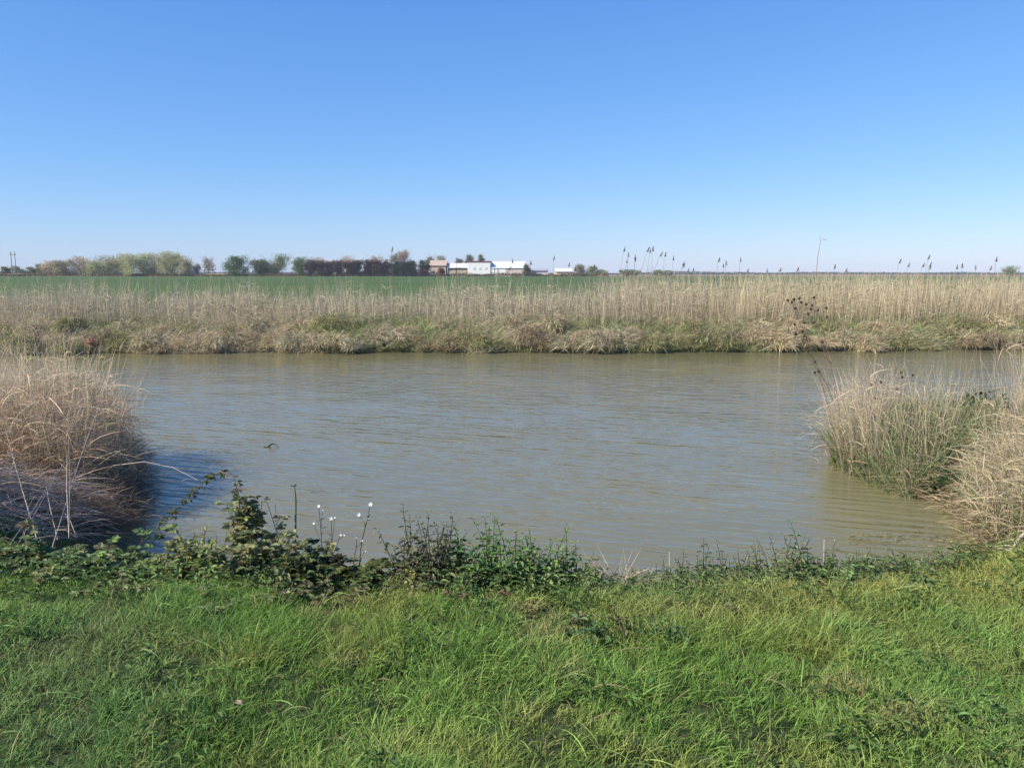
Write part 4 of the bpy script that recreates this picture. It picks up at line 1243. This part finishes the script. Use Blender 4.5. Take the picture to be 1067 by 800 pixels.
tree('bare_tree', 460, 265, 11, 408, 'right one of two pale leafless trees behind the orange-roofed house', None, (.24, .235, .18), .5, .8)
tree('poplar', 489, 263.5, 9, 420, 'left one of two upright grey-green trees behind the white warehouse', None, (.15, .16, .12), 1.0, .5)
tree('poplar', 501, 263.5, 8, 420, 'right one of two upright grey-green trees behind the white warehouse', None, (.12, .15, .09), 1.2, .5)
tree('round_tree', 478, 268, 9, 418, 'small bluish tree behind the low sheds left of the warehouse', None, (.13, .15, .13), .6, .3)
tree('small_tree', 460, 279, 7, 385, 'rust-brown bush in front of the orange-roofed house', None, (.17, .08, .04), 1.0, 0, trunk_h=.0)
tree('small_tree', 441, 281, 8, 385, 'dark red bush between the dark row and the orange-roofed house', None, (.12, .05, .04), 1.0, 0, trunk_h=.0)
tree('small_tree', 549, 275, 8, 390, 'slim grey-green tree at the right-hand corner of the white warehouse', None, (.1, .11, .07), .8, .4)
for (u, vt, w_, lab) in [(604, 275, 12, 'low olive tree right of the small white-roofed shed'), (617, 277, 14, 'wide low olive tree, second right of the small white-roofed shed'), (628, 281, 14, 'very low brownish tree, third right of the small white-roofed shed'), (655, 281, 30, 'long low green thicket behind the highest reed plumes'), (690, 281.5, 26, 'long low green thicket right of the highest reed plumes'), (1052, 277, 24, 'grey-green tree clump on the horizon at the right edge')]:
    tree('small_tree', u, vt, w_, 396, lab, None, (.21, .20, .13) if 'olive' in lab or 'brown' in lab else (.17, .185, .12), .6, .4, trunk_h=.0)
# low scrub strip in front of the row and the long thin tree line on the horizon
A = Acc(); n = 16000; x = rnd(n, -260, 40); y = 386 + rnd(n, 0, 3)
z = 1.3 + np.abs(R.normal(0, .8, n)) * (1 + 1.3 * sm(-230, -215, x) * (1 - sm(-165, -155, x))) * (.5 + .5 * np.clip(noise(x, 0 * x, 14, 1), -.5, 1))
leaves(A, np.stack([x, y, z], 1), R.normal(0, 1, (n, 3)), R.normal(0, 1, (n, 3)), .45, .35, mixc(jitc((.17, .14, .08), n), jitc((.08, .09, .045), n), .5 + .6 * noise(x, y, 12, 2)))
tag(A.build('undergrowth', TREE), 'low brown and olive undergrowth along the far edge of the green field', 'undergrowth', kind='stuff')
A = Acc(); n = 26000; x = rnd(n, -750, 800); y = 900 + rnd(n, 0, 25)
z = 1.0 + 3.4 * rnd(n) * (.65 + .35 * noise(x, 0 * x, 30, 3))
leaves(A, np.stack([x, y, z], 1), R.normal(0, 1, (n, 3)), R.normal(0, 1, (n, 3)), 1.1, .9, jitc((.10, .11, .09), n))
tag(A.build('treeline', TREE), 'thin dark line of far-off trees along the whole horizon', 'trees', kind='stuff')

# ------------------------------------------------------------------ twin-post pole
q = Q(13, 262, 380); root = empty('utility_pole', (q[0], 380, 1.0)); tag(root, 'thin twin-post power pole far off at the left edge', 'pole')
A = Acc(); H = q[2] - 1.0
for sx in (-.9, .9):
    P_ = Acc(); tubes(P_, np.array([[sx, 0, -.2], [sx, 0, H * .5], [sx, 0, H]]), [.17, .15, .12], np.array([.16, .15, .15]), 6); P_.build('post', BARK, root)
box(A, (-1.5, -.1, H * .86), (1.5, .1, H * .86 + .22), (.16, .15, .15)); A.build('crossbar', BARK, root)
for sx in (-1.3, 0, 1.3):
    I = Acc(); blob(I, (sx, 0, H * .86 + .42), (.1, .1, .22), np.array([.25, .22, .2])); I.build('insulator', HEAD, root)

# ------------------------------------------------------------------ buildings
def gx(u, Y): return float(Q(u, 280, Y)[0])
def gz(v, Y): return float(Q(500, v, Y)[2])
Y0 = 392.0


def gable(acc, x0, x1, y0, y1, z0, z1, col, over=.4, axis_='x', th=.15):
    """two sloping roof slabs, ridge along the axis"""
    if axis_ == 'x':
        ym = (y0 + y1) / 2
        for ya, za, yb_, zb in ((y0 - over, z0, ym, z1), (y1 + over, z0, ym, z1)):
            v = [[x0 - over, ya, za], [x1 + over, ya, za], [x1 + over, yb_, zb], [x0 - over, yb_, zb]]
            v += [[a_, b_, c_ + th] for a_, b_, c_ in v]
            acc.add(v, [[0, 1, 2, 3], [4, 7, 6, 5], [0, 4, 5, 1], [1, 5, 6, 2], [2, 6, 7, 3], [3, 7, 4, 0]], np.array(col, float))
    else:
        xm = (x0 + x1) / 2
        for xa, za, xb, zb in ((x0 - over, z0, xm, z1), (x1 + over, z0, xm, z1)):
            v = [[xa, y0 - over, za], [xa, y1 + over, za], [xb, y1 + over, zb], [xb, y0 - over, zb]]
            v += [[a_, b_, c_ + th] for a_, b_, c_ in v]
            acc.add(v, [[0, 1, 2, 3], [4, 7, 6, 5], [0, 4, 5, 1], [1, 5, 6, 2], [2, 6, 7, 3], [3, 7, 4, 0]], np.array(col, float))


def gable_wall(acc, x0, x1, y, z0, z1, th, col):
    v = [[x0, y, z0], [x1, y, z0], [(x0 + x1) / 2, y, z1], [(x0 + x1) / 2, y, z1 - .01]]
    v += [[a_, b_ + th, c_] for a_, b_, c_ in v]
    acc.add(v, [[0, 1, 2, 3], [4, 7, 6, 5], [0, 4, 5, 1], [1, 5, 6, 2], [0, 2, 6, 4], [2, 3, 7, 6]], np.array(col, float))


WHITE = (.78, .77, .74)
# warehouse: flat-fronted block with red trim and a long gabled hall
xa, xb, xc = gx(487, Y0), gx(511, Y0), gx(547, Y0)
zt, ze, zr = gz(273, Y0), gz(279.5, Y0), gz(272.5, Y0)
root = empty('warehouse', (xb, Y0, 1.0)); tag(root, 'long white farm warehouse with pale grey gabled roof and dark red trim', 'warehouse')
org = (xb, Y0, 1.0)
A = Acc(); box(A, (xa, Y0, .9), (xb, Y0 + 22, zt), WHITE); A.build('wall', WALLM, root, origin=org)
A = Acc(); box(A, (xb + .01, Y0 + .3, .9), (xc, Y0 + 20, ze), (.62, .52, .46)); A.build('wall', WALLM, root, origin=org)
A = Acc(); box(A, (xa - .2, Y0 - .25, zt), (xb + .2, Y0 + 22.2, zt + .45), (.22, .03, .03)); A.build('fascia', WALLM, root, origin=org)
A = Acc(); box(A, (xa + .1, Y0 - .12, .9), (xb - .1, Y0 - .01, 1.65), (.35, .06, .07)); A.build('plinth', WALLM, root, origin=org)
A = Acc(); gable(A, xb + .8, xc, Y0 + .3, Y0 + 20, ze, zr, (.62, .66, .68)); A.build('roof', WALLM, root, origin=org)
for xx_ in (xc - .35,):
    A = Acc(); v = [[xx_, Y0 + .3, ze], [xx_, Y0 + 20, ze], [xx_, Y0 + 10.15, zr], [xx_, Y0 + 10.1, zr]]; v += [[a_ + .3, b_, c_] for a_, b_, c_ in v]
    A.add(v, [[0, 3, 2, 1], [4, 5, 6, 7], [0, 4, 7, 3], [1, 2, 6, 5], [0, 1, 5, 4], [2, 3, 7, 6]], np.array([.62, .52, .46])); A.build('gable', WALLM, root, origin=org)
for u0, u1 in ((512.5, 515), (516, 518.5), (520, 527)):
    A = Acc(); box(A, (gx(u0, Y0), Y0 + .16, .95), (gx(u1, Y0), Y0 + .29, gz(280.5, Y0)), (.8, .8, .78)); A.build('door', WALLM, root, origin=org)
for u0 in (493, 499, 505):
    A = Acc(); box(A, (gx(u0, Y0), Y0 - .1, gz(281, Y0)), (gx(u0 + 2.4, Y0), Y0 - .01, gz(278.5, Y0)), (.55, .62, .6)); A.build('window', WALLM, root, origin=org)
# lean-to sheds
for (u0, u1, lab) in ((466, 475, 'small pale-roofed shed next to the orange-roofed house'), (475.5, 486.5, 'pale-roofed open shed against the left side of the white warehouse')):
    x0, x1 = gx(u0, Y0), gx(u1, Y0); o = empty('shed', ((x0 + x1) / 2, Y0 + 1, 1.0)); tag(o, lab, 'shed'); og = tuple(o.location)
    A = Acc(); box(A, (x0 + .2, Y0 + 1.2, .9), (x1 - .2, Y0 + 9, gz(279.5, Y0)), (.12, .1, .08)); A.build('opening_shade', WALLM, o, origin=og)  # solid block coloured dark to paint the shade inside the shed opening
    A = Acc(); box(A, (x0 + .1, Y0 + .9, .9), (x1 - .1, Y0 + 1.1, gz(281.5, Y0)), (.42, .36, .26)); A.build('front_wall', WALLM, o, origin=og)
    A = Acc(); gable(A, x0, x1, Y0 + 1, Y0 + 9, gz(279.2, Y0), gz(274.5, Y0), (.66, .56, .54), .3); A.build('roof', WALLM, o, origin=og)
# orange-roofed house
x0, x1 = gx(448, Y0), gx(464.5, Y0); o = empty('house', ((x0 + x1) / 2, Y0, 1.0)); tag(o, 'sand-coloured house with orange tiled roof, left of the warehouse', 'house'); og = tuple(o.location)
A = Acc(); box(A, (x0, Y0, .9), (x1, Y0 + 9, gz(277, Y0)), (.5, .41, .32)); A.build('wall', WALLM, o, origin=og)
A = Acc(); gable(A, x0, x1, Y0, Y0 + 9, gz(277, Y0), gz(271.5, Y0), (.40, .31, .25), .4); rf = A.build('roof', WALLM, o, origin=og)
A = Acc(); box(A, (x0 + 5, Y0 + 5, gz(272.5, Y0)), (x0 + 5.7, Y0 + 5.7, gz(270.2, Y0)), (.4, .26, .18)); A.build('chimney', WALLM, rf, origin=(0, 0, 0)).location = (0, 0, 0)
rf.children[0].matrix_parent_inverse.identity()
rf.children[0].location = (-og[0], -og[1], -og[2])
for u0 in (450.5, 457, 461):
    A = Acc(); box(A, (gx(u0, Y0), Y0 - .08, 2.2), (gx(u0, Y0) + 1.1, Y0 - .01, 3.6), (.08, .08, .09)); A.build('window', WALLM, o, origin=og)
A = Acc(); box(A, (gx(454.5, Y0), Y0 - .08, .95), (gx(454.5, Y0) + 1.1, Y0 - .01, 3.2), (.15, .09, .06)); A.build('door', WALLM, o, origin=og)
# small sheds at the right
x0, x1 = gx(552, Y0), gx(571, Y0); o = empty('shed', ((x0 + x1) / 2, Y0, 1.0)); tag(o, 'long low grey shed between the warehouse and the small white-roofed shed', 'shed'); og = tuple(o.location)
A = Acc(); box(A, (x0, Y0 + .2, .9), (x1, Y0 + 7, gz(282.3, Y0)), (.5, .46, .48)); A.build('wall', WALLM, o, origin=og)
A = Acc(); gable(A, x0, x1, Y0 + .2, Y0 + 7, gz(282.3, Y0), gz(280.3, Y0), (.3, .3, .33), .4); A.build('roof', WALLM, o, origin=og)
A = Acc(); box(A, (x0 + 3, Y0 + .08, .95), (x0 + 5, Y0 + .19, 2.6), (.3, .28, .28)); A.build('door', WALLM, o, origin=og)
x0, x1 = gx(578, Y0), gx(597, Y0); o = empty('shed', ((x0 + x1) / 2, Y0, 1.0)); tag(o, 'small beige shed with a bright white gabled roof, rightmost of the buildings', 'shed'); og = tuple(o.location)
A = Acc(); box(A, (x0, Y0 + .2, .9), (x1, Y0 + 8, gz(283.2, Y0)), (.58, .47, .37)); A.build('wall', WALLM, o, origin=og)
A = Acc(); gable(A, x0 + 1, x1 - 1, Y0 + .2, Y0 + 8, gz(283, Y0), gz(280, Y0), (.8, .78, .74), .6); A.build('roof', WALLM, o, origin=og)
A = Acc(); box(A, (x0 + 3, Y0 + .08, .95), (x0 + 4.4, Y0 + .19, 2.2), (.2, .16, .13)); A.build('door', WALLM, o, origin=og)

# ------------------------------------------------------------------ thin air haze over the plain
HAZE = .0002
A = Acc(); box(A, (-1100, -60, -2.2), (1100, 1300, 16.0), (.5, .5, .5))
hm = bpy.data.materials.new('haze'); hm.use_nodes = True
hm.node_tree.nodes.clear()
pv = hm.node_tree.nodes.new('ShaderNodeVolumePrincipled'); pv.inputs['Color'].default_value = (.8, .87, 1, 1); pv.inputs['Density'].default_value = HAZE
ho = hm.node_tree.nodes.new('ShaderNodeOutputMaterial'); hm.node_tree.links.new(pv.outputs[0], ho.inputs['Volume'])
tag(A.build('haze', hm), 'thin pale haze lying over the whole plain', 'haze', kind='stuff')

# ------------------------------------------------------------------ small things in the lawn
for (u, v, lab, cc) in [(246, 757, 'curled pale dead leaf lying in the grass at the lower left', (.42, .34, .24))]:
    q = ground_at(u, v, 1.0); q[2] += .09
    A = Acc(); leaves(A, np.zeros((2, 3)), np.array([[1, .2, .3], [.9, -.3, .6]]), np.array([[0, 0, 1.], [0, .3, 1.]]), .034, .016, np.array(cc) * .8, .5, .5)
    o = A.build('dead_leaf', DRY); o.location = q; tag(o, lab, 'leaf')
